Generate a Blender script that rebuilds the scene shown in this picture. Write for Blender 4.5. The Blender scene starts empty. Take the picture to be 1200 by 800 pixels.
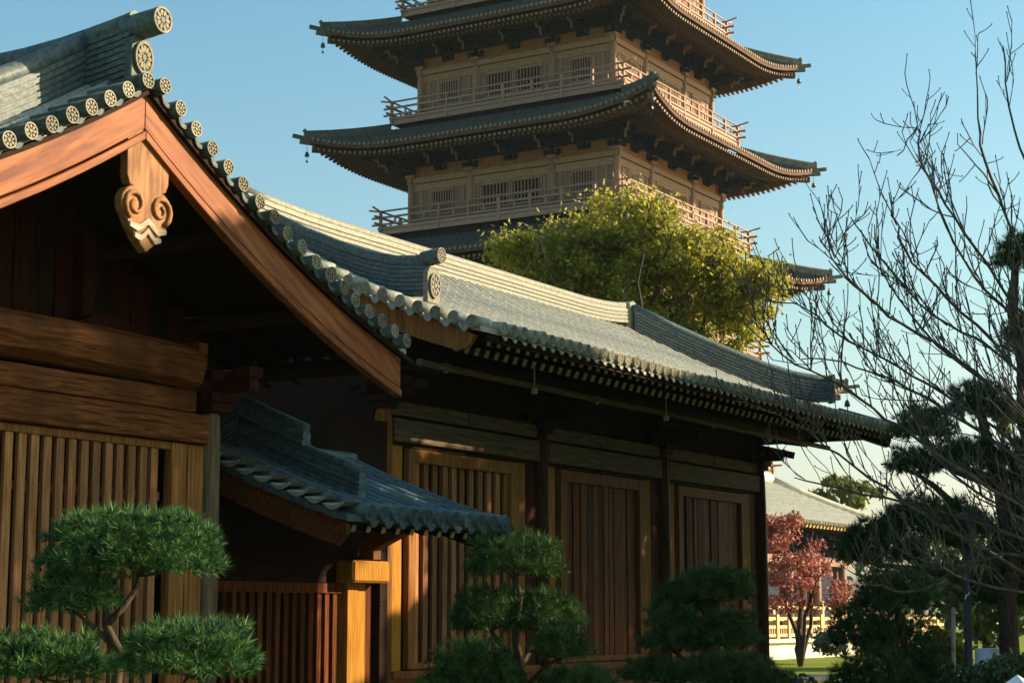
import bpy, math, random
import numpy as np
from mathutils import Vector, Matrix
random.seed(7); RNG = np.random.default_rng(11)
sc = bpy.context.scene; COL = sc.collection
PI = math.pi; R = math.radians

# ------------------------------------------------------------------ camera
HEAD = R(30.882); PITCH = R(8.4656); EYE = 1.7
cd = bpy.data.cameras.new('camera'); cam = bpy.data.objects.new('camera', cd); COL.objects.link(cam)
cd.sensor_width = 36; cd.lens = 36*2150/1200; cd.clip_start = 0.1; cd.clip_end = 5000
cam.location = (0, 0, EYE); cam.rotation_euler = (PI/2+PITCH, 0, HEAD-PI/2)
sc.camera = cam
# ------------------------------------------------------------------ light
SUN = Vector((.62, -.69, .37)).normalized()
w = bpy.data.worlds.new('World'); sc.world = w; w.use_nodes = True
nt = w.node_tree; nt.nodes.clear()
sky = nt.nodes.new('ShaderNodeTexSky'); sky.sky_type = 'NISHITA'; sky.sun_disc = False
sky.sun_elevation = math.asin(SUN.z); sky.sun_rotation = math.atan2(SUN.x, SUN.y)
sky.air_density = 1.0; sky.dust_density = 2.2; sky.ozone_density = 0.0; sky.altitude = 10
bg = nt.nodes.new('ShaderNodeBackground'); bg.inputs[1].default_value = .087
wo = nt.nodes.new('ShaderNodeOutputWorld')
# hue of the clear winter sky: cyan-blue overhead, cream towards the horizon
wtc = nt.nodes.new('ShaderNodeTexCoord'); wsp = nt.nodes.new('ShaderNodeSeparateXYZ'); nt.links.new(wtc.outputs['Generated'], wsp.inputs[0])
wrp = nt.nodes.new('ShaderNodeValToRGB'); we = wrp.color_ramp.elements
we[0].position = .06; we[0].color = (1.0, 1.0, .98, 1); we[1].position = .34; we[1].color = (.60, .95, 1, 1); e_ = we.new(.16); e_.color = (.75, .97, .92, 1)
nt.links.new(wsp.outputs[2], wrp.inputs[0]); wmx = nt.nodes.new('ShaderNodeMix'); wmx.data_type = 'RGBA'; wmx.blend_type = 'MULTIPLY'; wmx.inputs[0].default_value = 1
nt.links.new(sky.outputs[0], wmx.inputs[6]); nt.links.new(wrp.outputs[0], wmx.inputs[7])
nt.links.new(wmx.outputs[2], bg.inputs[0]); nt.links.new(bg.outputs[0], wo.inputs[0])
sl = bpy.data.lights.new('sun', 'SUN'); sl.energy = 5.0; sl.angle = R(.5); sl.color = (1, .80, .52)
so = bpy.data.objects.new('sun', sl); COL.objects.link(so)
so.rotation_euler = (-SUN).to_track_quat('-Z', 'Y').to_euler()
vs = sc.view_settings; vs.view_transform = 'Standard'; vs.look = 'None'; vs.exposure = 1.28; vs.gamma = 1; vs.use_curve_mapping = False
sc.cycles.max_bounces = 6; sc.cycles.diffuse_bounces = 3; sc.cycles.transparent_max_bounces = 4

# ------------------------------------------------------------------ materials
def mat(name, c1, c2, scale=(1, 1, 1), rough=.7, bump=.0, detail=6, c3=None, island=0., objrand=0., nscale=4., dist=0., trans=0., lo=.35, hi=.65, spec=.5, roty=0.):
    m = bpy.data.materials.new(name); m.use_nodes = True; n = m.node_tree; b = n.nodes['Principled BSDF']
    tc = n.nodes.new('ShaderNodeTexCoord'); mp = n.nodes.new('ShaderNodeMapping'); mp.inputs['Scale'].default_value = scale
    if roty: mp.vector_type = 'TEXTURE'; mp.inputs['Scale'].default_value = [1/q for q in scale]; mp.inputs['Rotation'].default_value = (0, roty, 0)
    n.links.new(tc.outputs['Object'], mp.inputs['Vector'])
    oi = n.nodes.new('ShaderNodeObjectInfo')
    ad = n.nodes.new('ShaderNodeVectorMath'); ad.operation = 'ADD'
    sm_ = n.nodes.new('ShaderNodeVectorMath'); sm_.operation = 'SCALE'; sm_.inputs[0].default_value = (17, 9, 23)
    n.links.new(oi.outputs['Random'], sm_.inputs['Scale']); n.links.new(sm_.outputs[0], ad.inputs[1]); n.links.new(mp.outputs[0], ad.inputs[0])
    nz = n.nodes.new('ShaderNodeTexNoise'); nz.inputs['Scale'].default_value = nscale; nz.inputs['Detail'].default_value = detail; nz.inputs['Distortion'].default_value = dist
    n.links.new(ad.outputs[0], nz.inputs['Vector'])
    rp = n.nodes.new('ShaderNodeValToRGB'); e = rp.color_ramp.elements
    e[0].position = lo; e[0].color = (*c1, 1); e[1].position = hi; e[1].color = (*c2, 1)
    n.links.new(nz.outputs['Fac'], rp.inputs['Fac']); out = rp.outputs[0]
    if c3:
        nz2 = n.nodes.new('ShaderNodeTexNoise'); nz2.inputs['Scale'].default_value = 1.3; nz2.inputs['Detail'].default_value = 5
        n.links.new(tc.outputs['Object'], nz2.inputs['Vector'])
        r2 = n.nodes.new('ShaderNodeValToRGB'); r2.color_ramp.elements[0].position = .48; r2.color_ramp.elements[1].position = .68
        n.links.new(nz2.outputs['Fac'], r2.inputs['Fac'])
        mx = n.nodes.new('ShaderNodeMix'); mx.data_type = 'RGBA'; n.links.new(r2.outputs[0], mx.inputs[0]); n.links.new(out, mx.inputs[6]); mx.inputs[7].default_value = (*c3, 1); out = mx.outputs[2]
    for amt, src in ((island, 'i'), (objrand, 'o')):
        if amt:
            if src == 'i': g = n.nodes.new('ShaderNodeNewGeometry'); s = g.outputs['Random Per Island']
            else: s = oi.outputs['Random']
            mr = n.nodes.new('ShaderNodeMapRange'); mr.inputs['To Min'].default_value = 1-amt; mr.inputs['To Max'].default_value = 1+amt
            n.links.new(s, mr.inputs['Value'])
            hs = n.nodes.new('ShaderNodeHueSaturation'); n.links.new(mr.outputs[0], hs.inputs['Value']); n.links.new(out, hs.inputs['Color']); out = hs.outputs[0]
    n.links.new(out, b.inputs['Base Color']); b.inputs['Roughness'].default_value = rough; b.inputs['Specular IOR Level'].default_value = spec
    if bump:
        bp = n.nodes.new('ShaderNodeBump'); bp.inputs['Strength'].default_value = bump; bp.inputs['Distance'].default_value = .02
        n.links.new(nz.outputs['Fac'], bp.inputs['Height']); n.links.new(bp.outputs[0], b.inputs['Normal'])
    if trans:
        t = n.nodes.new('ShaderNodeBsdfTranslucent'); n.links.new(out, t.inputs[0]); ms = n.nodes.new('ShaderNodeMixShader'); ms.inputs[0].default_value = trans
        o = n.nodes['Material Output']; n.links.new(b.outputs[0], ms.inputs[1]); n.links.new(t.outputs[0], ms.inputs[2]); n.links.new(ms.outputs[0], o.inputs[0])
    return m
M = {}
GX, GZ, GY = (.5, 9, 9), (9, 9, .5), (9, .5, 9)
M['beam'] = mat('beam_wood', (0.05, 0.013, 0.004), (0.2, 0.066, 0.018), GX, .6, .5, dist=1.2, c3=(.06, .022, .007), spec=.06)
M['slat'] = mat('slat_wood', (0.18, 0.072, 0.026), (0.34, 0.155, 0.068), GZ, .65, .4, objrand=.32, spec=.06)
M['board'] = mat('board_wood', (0.14, 0.052, 0.013), (0.28, 0.125, 0.036), GZ, .65, .4, objrand=.2, spec=.06)
M['fwall'] = mat('far_wall_plaster', (0.075, 0.036, 0.022), (0.115, 0.058, 0.036), (1, 1, 1), .8, spec=.12)
M['carved'] = mat('carved_pendant_wood', (.17, .07, .03), (.36, .17, .075), (6, 6, 1), .6, .3, detail=8, nscale=3, spec=.1)
M['sunpatch'] = mat('honey_board_wood', (.27, .115, .014), (.43, .20, .028), GZ, .6, .4, objrand=.12, spec=.06)  # brightened golden colour stands in for sunlight at the gate patch
M['post'] = mat('weathered_post_wood', (.09, .06, .038), (.19, .13, .08), GZ, .7, .6, spec=.06)
M['dark'] = mat('shadowed_eave_wood', (.012, .006, .004), (.028, .013, .008), GX, .7, .2, spec=.06)  # near-black tone puts deep eave and gate shade into the colour
M['darkred'] = mat('dark_red_wood', (0.022, 0.005, 0.003), (0.055, 0.013, 0.006), GZ, .55, .3, objrand=.2, spec=.06)
for nm_, ry_ in (('barge', 0.), ('barge_rising', R(-31)), ('barge_falling', R(31))):
    M[nm_] = mat(nm_+'_wood', (.13, .032, .011), (.32, .104, .037), (.7, 7, 7) if ry_ else (7, 7, .7), .55, .16, detail=8, c3=(.22, .062, .02), nscale=2.2, dist=.5, spec=.12, roty=ry_)
M['hallboard'] = mat('hall_door_wood', (0.042, 0.0095, 0.0025), (0.15, 0.042, 0.009), GZ, .5, .4, objrand=.3, spec=.06)
M['hallframe'] = mat('hall_frame_wood', (0.09, 0.034, 0.01), (0.19, 0.08, 0.025), GZ, .55, .3, objrand=.12, spec=.06)
M['lintel'] = mat('weathered_lintel_wood', (0.065, 0.045, 0.027), (0.14, 0.105, 0.065), GX, .65, .4, spec=.06)
M['hallcol'] = mat('hall_column_wood', (0.022, 0.008, 0.004), (0.06, 0.024, 0.01), GZ, .45, .3, spec=.06)
M['pale'] = mat('pale_wood_detail', (0.3, 0.23, 0.17), (0.46, 0.38, 0.29), GX, .7, .2, spec=.12)
M['rend'] = mat('rafter_end_paint', (0.32, 0.24, 0.2), (0.44, 0.34, 0.28), (1, 1, 1), .7, spec=.12)
M['tile'] = mat('roof_tile', (0.24, 0.245, 0.21), (0.38, 0.37, 0.31), (3, 3, 3), .42, .3, c3=(.21, .225, .21), objrand=.1, nscale=5, spec=.12)
M['ctile'] = mat('canopy_tile', (0.045, 0.075, 0.092), (0.1, 0.138, 0.15), (3, 3, 3), .4, .3, objrand=.18, nscale=5, spec=.12)  # darker teal tile, partly standing in for shade on the canopy
M['mridge'] = mat('sunlit_ridge_tile', (0.18, 0.18, 0.145), (0.3, 0.285, 0.225), (3, 3, 3), .5, .3, objrand=.1, nscale=6, spec=.12)  # paler copy of the ridge tile, sunlight put into the colour
M['dtile'] = mat('shaded_edge_tile', (0.042, 0.054, 0.056), (0.09, 0.1, 0.093), (3, 3, 3), .5, .3, objrand=.25, nscale=6, spec=.12)  # dark copy of the roof tile, shade put into the colour
M['relief'] = mat('tile_relief', (0.165, 0.145, 0.105), (0.28, 0.245, 0.18), (4, 4, 4), .65, objrand=.3, spec=.12)
M['ridge'] = mat('shaded_ridge_tile', (0.055, 0.078, 0.085), (0.125, 0.148, 0.145), (3, 3, 3), .45, .3, objrand=.15, nscale=6, spec=.12)  # darker than the main ridge, with shade put into the colour
M['pwood'] = mat('pagoda_wood', (0.27, 0.158, 0.118), (0.4, 0.262, 0.2), (3, 3, 3), .7, .2, objrand=.1, spec=.12)
M['ppanel'] = mat('pagoda_wood_panel', (0.21, 0.125, 0.098), (0.3, 0.19, 0.15), (3, 3, 3), .7, .1, spec=.12)
M['pfrieze'] = mat('pagoda_frieze_plaster', (0.27, 0.125, 0.072), (0.34, 0.165, 0.1), (1, 1, 1), .8, spec=.12)
M['pdark'] = mat('pagoda_bracket_wood', (0.011, 0.017, 0.033), (0.024, 0.033, 0.055), (1, 1, 1), .7, spec=.06)  # navy colour stands in for shadow under the eaves
M['praf'] = mat('pagoda_rafter_wood', (0.08, 0.038, 0.028), (0.13, 0.068, 0.05), (1, 1, 1), .7, spec=.06)
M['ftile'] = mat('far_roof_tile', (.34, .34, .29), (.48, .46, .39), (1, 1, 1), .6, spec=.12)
M['ptile'] = mat('pagoda_roof_tile', (0.055, 0.062, 0.052), (0.105, 0.112, 0.092), (1, 1, 1), .5, spec=.12)
M['pend'] = mat('pagoda_tile_end', (0.2, 0.145, 0.1), (0.3, 0.225, 0.16), (1, 1, 1), .7, spec=.12)
M['bronze'] = mat('bell_bronze', (.03, .04, .04), (.06, .07, .065), (1, 1, 1), .5)
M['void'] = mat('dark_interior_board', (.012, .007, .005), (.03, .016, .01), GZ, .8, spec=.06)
M['pine'] = mat('pine_needles', (0.014, 0.055, 0.022), (0.085, 0.18, 0.05), (1, 1, 1), .55, nscale=11, island=.5, trans=.12, lo=.36, hi=.66, spec=.15)
M['pine2'] = mat('dark_pine_needles', (0.011, 0.034, 0.011), (0.078, 0.15, 0.035), (1, 1, 1), .55, nscale=7, island=.5, trans=.12, lo=.36, hi=.66, spec=.15)
M['camphor'] = mat('camphor_leaves', (0.25, 0.245, 0.025), (0.44, 0.385, 0.05), (1, 1, 1), .5, nscale=.9, island=.4, trans=.5, c3=(.19, .19, .025))
M['evergreen'] = mat('evergreen_leaves', (.03, .06, .015), (.07, .11, .03), (1, 1, 1), .5, nscale=1, island=.4, trans=.2)
M['hedge'] = mat('hedge_leaves', (.10, .13, .02), (.20, .21, .035), (1, 1, 1), .5, nscale=2, island=.4, trans=.25)
M['maple'] = mat('red_maple_leaves', (0.25, 0.058, 0.042), (0.4, 0.13, 0.1), (1, 1, 1), .6, nscale=1.5, island=.35, trans=.3)
M['bark'] = mat('bark', (.035, .024, .018), (.09, .065, .045), (6, 6, 1.5), .9, .6, spec=.1)
M['twig'] = mat('twig_bark', (0.04, 0.039, 0.038), (0.1, 0.09, 0.086), (4, 4, 4), .7, spec=.1)
M['grass'] = mat('lawn_grass', (0.09, 0.13, 0.006), (0.17, 0.2, 0.014), (1, 1, 1), .9, .3, nscale=.8, detail=10, spec=.1)
M['stone'] = mat('pale_stone', (.50, .44, .34), (.66, .58, .46), (1, 1, 1), .8, .1, nscale=2)
M['gold'] = mat('ochre_wood', (.42, .27, .12), (.56, .38, .18), GX, .7)
M['white'] = mat('white_paint', (.68, .70, .74), (.78, .79, .82), (1, 1, 1), .6)
M['black'] = mat('black_metal', (.012, .012, .013), (.025, .025, .027), (1, 1, 1), .5)
M['shrub'] = mat('grey_shrub_leaves', (.10, .11, .07), (.17, .17, .11), (1, 1, 1), .6, island=.4, trans=.2)

# ------------------------------------------------------------------ mesh helpers
class MB:
    def __init__(s): s.v = []; s.f = []; s.s = []; s.m = []
    def add(s, vs, fs, smooth=False, mi=0):
        k = len(s.v); s.v += [tuple(p) for p in vs]
        for f in fs: s.f.append(tuple(i+k for i in f)); s.s.append(smooth); s.m.append(mi)
        return s
    def box(s, x0, x1, y0, y1, z0, z1, mi=0):
        v = [(x, y, z) for z in (z0, z1) for y in (y0, y1) for x in (x0, x1)]
        return s.add(v, [(0, 2, 3, 1), (4, 5, 7, 6), (0, 1, 5, 4), (2, 6, 7, 3), (0, 4, 6, 2), (1, 3, 7, 5)], False, mi)
    def beam(s, p, q, wd, ht, mi=0, upv=(0, 0, 1), endmi=None):
        p = Vector(p); q = Vector(q); d = (q-p).normalized(); sd = d.cross(Vector(upv)).normalized(); u = sd.cross(d)
        v = [b+sd*(a*wd/2)+u*(c*ht/2) for b in (p, q) for c in (-1, 1) for a in (-1, 1)]
        s.add(v, [(0, 1, 5, 4), (2, 6, 7, 3), (0, 4, 6, 2), (1, 3, 7, 5)], False, mi)
        k = len(s.v)-8; e = mi if endmi is None else endmi
        for f in ((0, 2, 3, 1), (4, 5, 7, 6)): s.f.append(tuple(i+k for i in f)); s.s.append(False); s.m.append(e)
        return s
    def tube(s, pts, rad, n=8, mi=0, caps=True, smooth=True):
        pts = [Vector(p) for p in pts]; k = len(s.v); m = len(pts)
        if not hasattr(rad, '__len__'): rad = [rad]*m
        a = None; rings = []
        for i, p in enumerate(pts):
            d = (pts[min(i+1, m-1)]-pts[max(i-1, 0)]).normalized()
            if a is None: a = d.orthogonal().normalized()
            else: a = (a-d*a.dot(d)).normalized()
            b = d.cross(a)
            for j in range(n):
                t = 2*PI*j/n; s.v.append(tuple(p+(a*math.cos(t)+b*math.sin(t))*rad[i]))
        for i in range(m-1):
            for j in range(n):
                s.f.append((k+i*n+j, k+i*n+(j+1) % n, k+(i+1)*n+(j+1) % n, k+(i+1)*n+j)); s.s.append(smooth); s.m.append(mi)
        if caps:
            s.f.append(tuple(k+j for j in range(n))[::-1]); s.s.append(False); s.m.append(mi)
            s.f.append(tuple(k+(m-1)*n+j for j in range(n))); s.s.append(False); s.m.append(mi)
        return s
    def prismY(s, poly, y0, y1, mi=0):       # poly of (x,z), counter-clockwise seen from -Y
        n = len(poly); v = [(x, y0, z) for x, z in poly]+[(x, y1, z) for x, z in poly]
        return s.add(v, [tuple(range(n)), tuple(range(2*n-1, n-1, -1))]+[((i+1) % n, i, n+i, n+(i+1) % n) for i in range(n)], False, mi)
    def prismX(s, poly, x0, x1, mi=0):       # poly of (y,z)
        n = len(poly); v = [(x0, y, z) for y, z in poly]+[(x1, y, z) for y, z in poly]
        return s.add(v, [tuple(range(n-1, -1, -1)), tuple(range(n, 2*n))]+[(i, (i+1) % n, n+(i+1) % n, n+i) for i in range(n)], False, mi)
    def strip(s, top, bot, off, mi=0):       # band between two 3D polylines, thickened by the vector off
        n = len(top); o = Vector(off); v = [Vector(p) for p in top]+[Vector(p) for p in bot]; v = v+[p+o for p in v]; f = []
        for i in range(n-1):
            f += [(i, n+i, n+i+1, i+1), (2*n+i, 2*n+i+1, 3*n+i+1, 3*n+i), (i, i+1, 2*n+i+1, 2*n+i), (n+i, 3*n+i, 3*n+i+1, n+i+1)]
        f += [(0, 2*n, 3*n, n), (n-1, 2*n-1, 4*n-1, 3*n-1)]
        return s.add(v, f, False, mi)
    def mesh(s, name, mats, org=(0, 0, 0)):
        me = bpy.data.meshes.new(name); ox, oy, oz = org
        me.from_pydata([(x-ox, y-oy, z-oz) for x, y, z in s.v], [], s.f)
        for m_ in (mats if isinstance(mats, (list, tuple)) else [mats]): me.materials.append(M[m_])
        me.polygons.foreach_set('use_smooth', s.s); me.polygons.foreach_set('material_index', s.m); me.update()
        return me
W = {}
def fast_mesh(name, v, f, mats, mi=None, smooth=False):
    v = np.asarray(v, np.float32); f = np.asarray(f, np.int32); k = f.shape[1]
    me = bpy.data.meshes.new(name); me.vertices.add(len(v)); me.vertices.foreach_set('co', v.ravel())
    me.loops.add(f.size); me.loops.foreach_set('vertex_index', f.ravel())
    me.polygons.add(len(f)); me.polygons.foreach_set('loop_start', np.arange(0, f.size, k, dtype=np.int32))
    try: me.polygons.foreach_set('loop_total', np.full(len(f), k, np.int32))
    except Exception: pass
    for m_ in (mats if isinstance(mats, (list, tuple)) else [mats]): me.materials.append(M[m_])
    if mi is not None: me.polygons.foreach_set('material_index', np.asarray(mi, np.int32))
    me.polygons.foreach_set('use_smooth', np.full(len(f), smooth)); me.update(calc_edges=True); me.validate()
    return me
def tag(o, label=None, cat=None, group=None, kind=None):
    for k, v in (('label', label), ('category', cat), ('group', group), ('kind', kind)):
        if v: o[k] = v
    return o
def thing(name, label, cat, loc, group=None):
    o = bpy.data.objects.new(name, None); COL.objects.link(o); o.location = loc; o.empty_display_size = .3
    W[o.name] = Vector(loc); return tag(o, label, cat, group)
def part(name, mb, mats, par=None, kind=None, label=None, bevel=0):
    org = W[par.name] if par else Vector((0, 0, 0))
    me = mb.mesh(name, mats, org) if isinstance(mb, MB) else mb
    o = bpy.data.objects.new(name, me); COL.objects.link(o); o.parent = par; W[o.name] = org
    if bevel:
        b = o.modifiers.new('bevel', 'BEVEL'); b.width = bevel; b.segments = 1; b.limit_method = 'ANGLE'
    return tag(o, label, None, None, kind)
def inst(name, me, par, loc, rot=(0, 0, 0), scale=(1, 1, 1)):
    o = bpy.data.objects.new(name, me); COL.objects.link(o); o.parent = par
    o.location = Vector(loc)-(W[par.name] if par else Vector((0, 0, 0))); o.rotation_euler = rot; o.scale = scale; W[o.name] = Vector(loc)
    return o
def fr(a, b, n): return [a+(b-a)*i/n for i in range(n+1)]

# ---- roof tile pieces (local: front faces -Y)
def eave_tile(name, r, L, pet=8, n=14, ms=('tile', 'relief')):
    b = MB(); ci = [(math.cos(2*PI*j/n), math.sin(2*PI*j/n)) for j in range(n)]
    v = [(r*c, 0, r*s) for c, s in ci]+[(r*c, L, r*s) for c, s in ci]+[(.82*r*c, 0, .82*r*s) for c, s in ci]+[(.82*r*c, .014, .82*r*s) for c, s in ci]
    b.add(v, [], True)
    for j in range(n):
        k = (j+1) % n
        for f, sm, mi in (((j, j+n, k+n, k), True, 0), ((j, k, 2*n+k, 2*n+j), False, 1), ((2*n+j, 2*n+k, 3*n+k, 3*n+j), False, 0)):
            b.f.append(f); b.s.append(sm); b.m.append(mi)
    b.f.append(tuple(3*n+j for j in range(n))); b.s.append(False); b.m.append(0)
    for p in range(pet):
        a = 2*PI*p/pet; c, s = math.cos(a), math.sin(a)
        q = [(.30, 0), (.5, .15), (.70, .12), (.76, 0), (.70, -.12), (.5, -.15)]
        pts = [(r*(x*c-y*s), r*(x*s+y*c)) for x, y in q]
        b.prismY(pts, .002, .013, 1)
    b.prismY([(r*.22*math.cos(2*PI*j/6), r*.22*math.sin(2*PI*j/6)) for j in range(6)], .001, .013, 1)
    return b.mesh(name, ms)
def drip_tile(name, wd, sag, drop, L, m='tile'):
    b = MB(); n = 6; xs = fr(-wd/2, wd/2, n)
    up = [(x, -sag*(1-(2*x/wd)**2)) for x in xs]; lo = [(x, -sag*(1-(2*x/wd)**2)-drop*math.cos(PI*x/wd*.86)) for x in xs]
    b.prismY(lo+up[::-1], 0, .022)
    v = [(x, .022, z) for x, z in up]+[(x, L, z+.02) for x, z in up]+[(x, .022, z-.02) for x, z in up]+[(x, L, z) for x, z in up]; k = n+1
    b.add(v, [(i, i+1, k+i+1, k+i) for i in range(n)]+[(2*k+i+1, 2*k+i, 3*k+i, 3*k+i+1) for i in range(n)], True)
    return b.mesh(name, m)
def tile_row(name, prof, r, step=.32, n=7, mats='tile'):   # prof: function t->z, over (t0,t1); local +Y upslope; half round with a lip at each tile
    fz, t0, t1 = prof; b = MB(); k = max(1, int(round((t1-t0)/step))); ts = fr(t0, t1, k)
    ang = [PI*j/(n-1) for j in range(n)]
    for i in range(k):
        a, c = ts[i], ts[i+1]; v = []
        for t, rr in ((a, r*1.03), (c+.01, r*.965)):
            v += [(rr*math.cos(q), t, fz(t)+rr*math.sin(q)*1.02-(.02 if math.sin(q) < .01 else 0)) for q in ang]
        b.add(v, [(j+1, j, n+j, n+j+1) for j in range(n-1)], True); b.add(v[:n], [tuple(range(n))], False)
    return b.mesh(name, mats)
def roof_sheet(fz, t0, t1, xl, xr, drop=.035, step=.32):   # stepped pan courses + closed underside; xl/xr functions of t; local x,t,z
    b = MB(); k = max(1, int(round((t1-t0)/step))); ts = fr(t0, t1, k)
    for a, c in zip(ts[:-1], ts[1:]):
        za = fz(a)-drop+.014; zc = fz(c)-drop-.004
        v = [(xl(a), a, za), (xr(a), a, za), (xr(c), c, zc), (xl(c), c, zc)]
        v += [(x, y, z-.07) for x, y, z in v]
        b.add(v, [(0, 1, 2, 3), (7, 6, 5, 4), (0, 4, 5, 1), (1, 5, 6, 2), (2, 6, 7, 3), (3, 7, 4, 0)])
    return b
def rot_mb(b, ang, loc):
    c, s = math.cos(ang), math.sin(ang); b.v = [(x*c-y*s+loc[0], x*s+y*c+loc[1], z+loc[2]) for x, y, z in b.v]; return b
def ridge_stack(par, path, wd, ht, courses, capr, side, name='ridge_course', bot=0., m='ridge'):
    """a stacked tile ridge along a polyline: each course a slab, a round cap on top; side = horizontal unit vector across"""
    sv = Vector(side); ch = (ht-bot)/courses
    for c in range(courses):
        b = MB(); hw = wd/2*(1.0 if c % 1 == 0 else .9)*(1-.03*c)
        z0 = bot+c*ch; z1 = z0+ch*.72
        for hh, za, zb in ((hw, z0, z1), (hw-.022, z1, z0+ch)):
            L = [Vector(p)-sv*hh for p in path]; Rr = [Vector(p)+sv*hh for p in path]
            b.strip([p+Vector((0, 0, zb)) for p in L], [p+Vector((0, 0, za)) for p in L], sv*2*hh)
        part(name, b, m, par)
    b = MB(); b.tube([Vector(p)+Vector((0, 0, ht+capr*.45)) for p in path], capr, 12); part('ridge_cap', b, m, par)
def rosette_disc(r, th=.03, pet=10):
    b = MB(); n = 20
    b.tube([(0, 0, 0), (0, th, 0)], r, n, 0)
    ro = [(r*math.cos(2*PI*j/n), r*math.sin(2*PI*j/n)) for j in range(n)]
    for j in range(n):
        k = (j+1) % n; b.prismY([ro[j], ro[k], (ro[k][0]*.84, ro[k][1]*.84), (ro[j][0]*.84, ro[j][1]*.84)], -.014, 0, 1)
    for p in range(pet):
        a = 2*PI*p/pet; c, s = math.cos(a), math.sin(a)
        b.prismY([(r*(x*c-y*s), r*(x*s+y*c)) for x, y in [(.26, 0), (.48, .13), (.68, .12), (.78, 0), (.68, -.12), (.48, -.13)]], -.013, .001, 1)
    b.prismY([(r*.2*math.cos(2*PI*j/8), r*.2*math.sin(2*PI*j/8)) for j in range(8)], -.014, .001, 1)
    return b

# ------------------------------------------------------------------ ground
g = MB(); g.add([(-600, -600, 0), (1500, -600, 0), (1500, 1500, 0), (-600, 1500, 0)], [(0, 1, 2, 3)])
tag(part('ground', g, 'grass'), kind='structure')

# thin winter haze: one closed box of even density round the whole place
hz = MB().box(-650, 1550, -650, 1550, -1, 70); hm = bpy.data.materials.new('haze_air'); hm.use_nodes = True; hn = hm.node_tree
hn.nodes.remove(hn.nodes['Principled BSDF']); pv = hn.nodes.new('ShaderNodeVolumePrincipled'); pv.inputs['Density'].default_value = .00011; pv.inputs['Color'].default_value = (.72, .86, 1, 1); pv.inputs['Anisotropy'].default_value = .2
hn.links.new(pv.outputs[0], hn.nodes['Material Output'].inputs['Volume']); M['haze'] = hm
tag(part('haze', hz, 'haze'), kind='stuff'); sc.cycles.volume_bounces = 0

# ================================================================== GABLE HALL (front left)
AX, AF, AWY, AD = 12.74, 11.55, 12.75, 21.0       # ridge x, tile faces y, wall y, depth
zA = lambda u: 6.76-.64*abs(u)+.04*u*u
hall = thing('gable_hall', 'wooden gable-fronted hall with carved pendant under the peak and slatted screen at left', 'hall', (AX, AWY, 0))
et = eave_tile('gable_eave_tile', .08, .5, ms=('dtile', 'relief')); dt = drip_tile('gable_drip_tile', .235, .05, .05, .3, 'dtile')
k = 0
u = .12
while u < 4.35:
    for sg in (-1, 1):
        inst('rake_tile', et, hall, (AX+sg*u, AF+RNG.uniform(-.012, .012), zA(u)+RNG.uniform(-.008, .008)), (R(-2), RNG.uniform(-.4, .4), RNG.uniform(-.035, .035)))
    if u+.12 < 4.3:
        for sg in (-1, 1):
            um = u+.12; inst('drip_tile', dt, hall, (AX+sg*um, AF+.05, zA(um)-.01), (0, sg*math.atan(.64-.08*um), 0))
    u += .243
inst('drip_tile', dt, hall, (AX, AF+.05, zA(0)-.03))
# roof decks, rows
EA = 4.42
for sg in (-1, 1):
    rot = -PI/2 if sg < 0 else PI/2; org = (AX+sg*EA, 0, 0)
    fz = lambda t: zA(EA-t)
    if sg < 0: xl, xr = (lambda t: -AD), (lambda t: -(AF+.12))
    else: xl, xr = (lambda t: AF+.12), (lambda t: AD)
    b = roof_sheet(fz, 0, EA, xl, xr, .04); part('roof_deck', rot_mb(b, rot, org), 'tile', hall)
    if sg < 0: rowA = tile_row('gable_tile_row', (fz, 0, EA-.1), .082)
    y = AF+.52
    while y < AD-.2:
        inst('tile_row', rowA, hall, (AX+sg*EA, y, 0), (0, 0, rot)); y += .26
    y = AF+.65
    while y < AD-.2:
        if sg > 0: inst('eave_tile', et, hall, (AX+sg*(EA+.12), y-.13, zA(EA)-.02), (0, 0, PI/2))
        y += .26
    # underside boarding, barge boards with moulding strip
    b = MB(); us = fr(.0, 4.5, 14)
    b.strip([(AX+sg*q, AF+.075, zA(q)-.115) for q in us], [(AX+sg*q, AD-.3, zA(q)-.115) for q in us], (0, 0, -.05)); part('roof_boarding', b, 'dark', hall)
    BF = 11.68
    b = MB(); us = fr(.0, 4.33, 16); T = [(AX+sg*q, BF, zA(q)-.14) for q in us]; B = [(AX+sg*q, BF, zA(q)-.50) for q in us]
    if sg < 0: T, B = T[::-1], B[::-1]
    b.strip(T, B, (0, .09, 0)); part('barge_board', b, 'barge_rising' if sg < 0 else 'barge_falling', hall, bevel=.008)
    b = MB(); T = [(AX+sg*q, BF-.02, zA(q)-.52) for q in us]; B = [(AX+sg*q, BF-.02, zA(q)-.605) for q in us]
    if sg < 0: T, B = T[::-1], B[::-1]
    b.strip(T, B, (0, .11, 0)); part('barge_moulding', b, 'barge_rising' if sg < 0 else 'barge_falling', hall, bevel=.008)
    # rafters beneath the flying gable and the eaves
    for y in [AWY+.4+.45*i for i in range(14)]:
        b = MB(); us = fr(.3, 4.45, 8); b.strip([(AX+sg*q, y, zA(q)-.185) for q in us], [(AX+sg*q, y, zA(q)-.32) for q in us], (0, .1, 0)); part('rafter', b, 'dark', hall)
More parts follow.
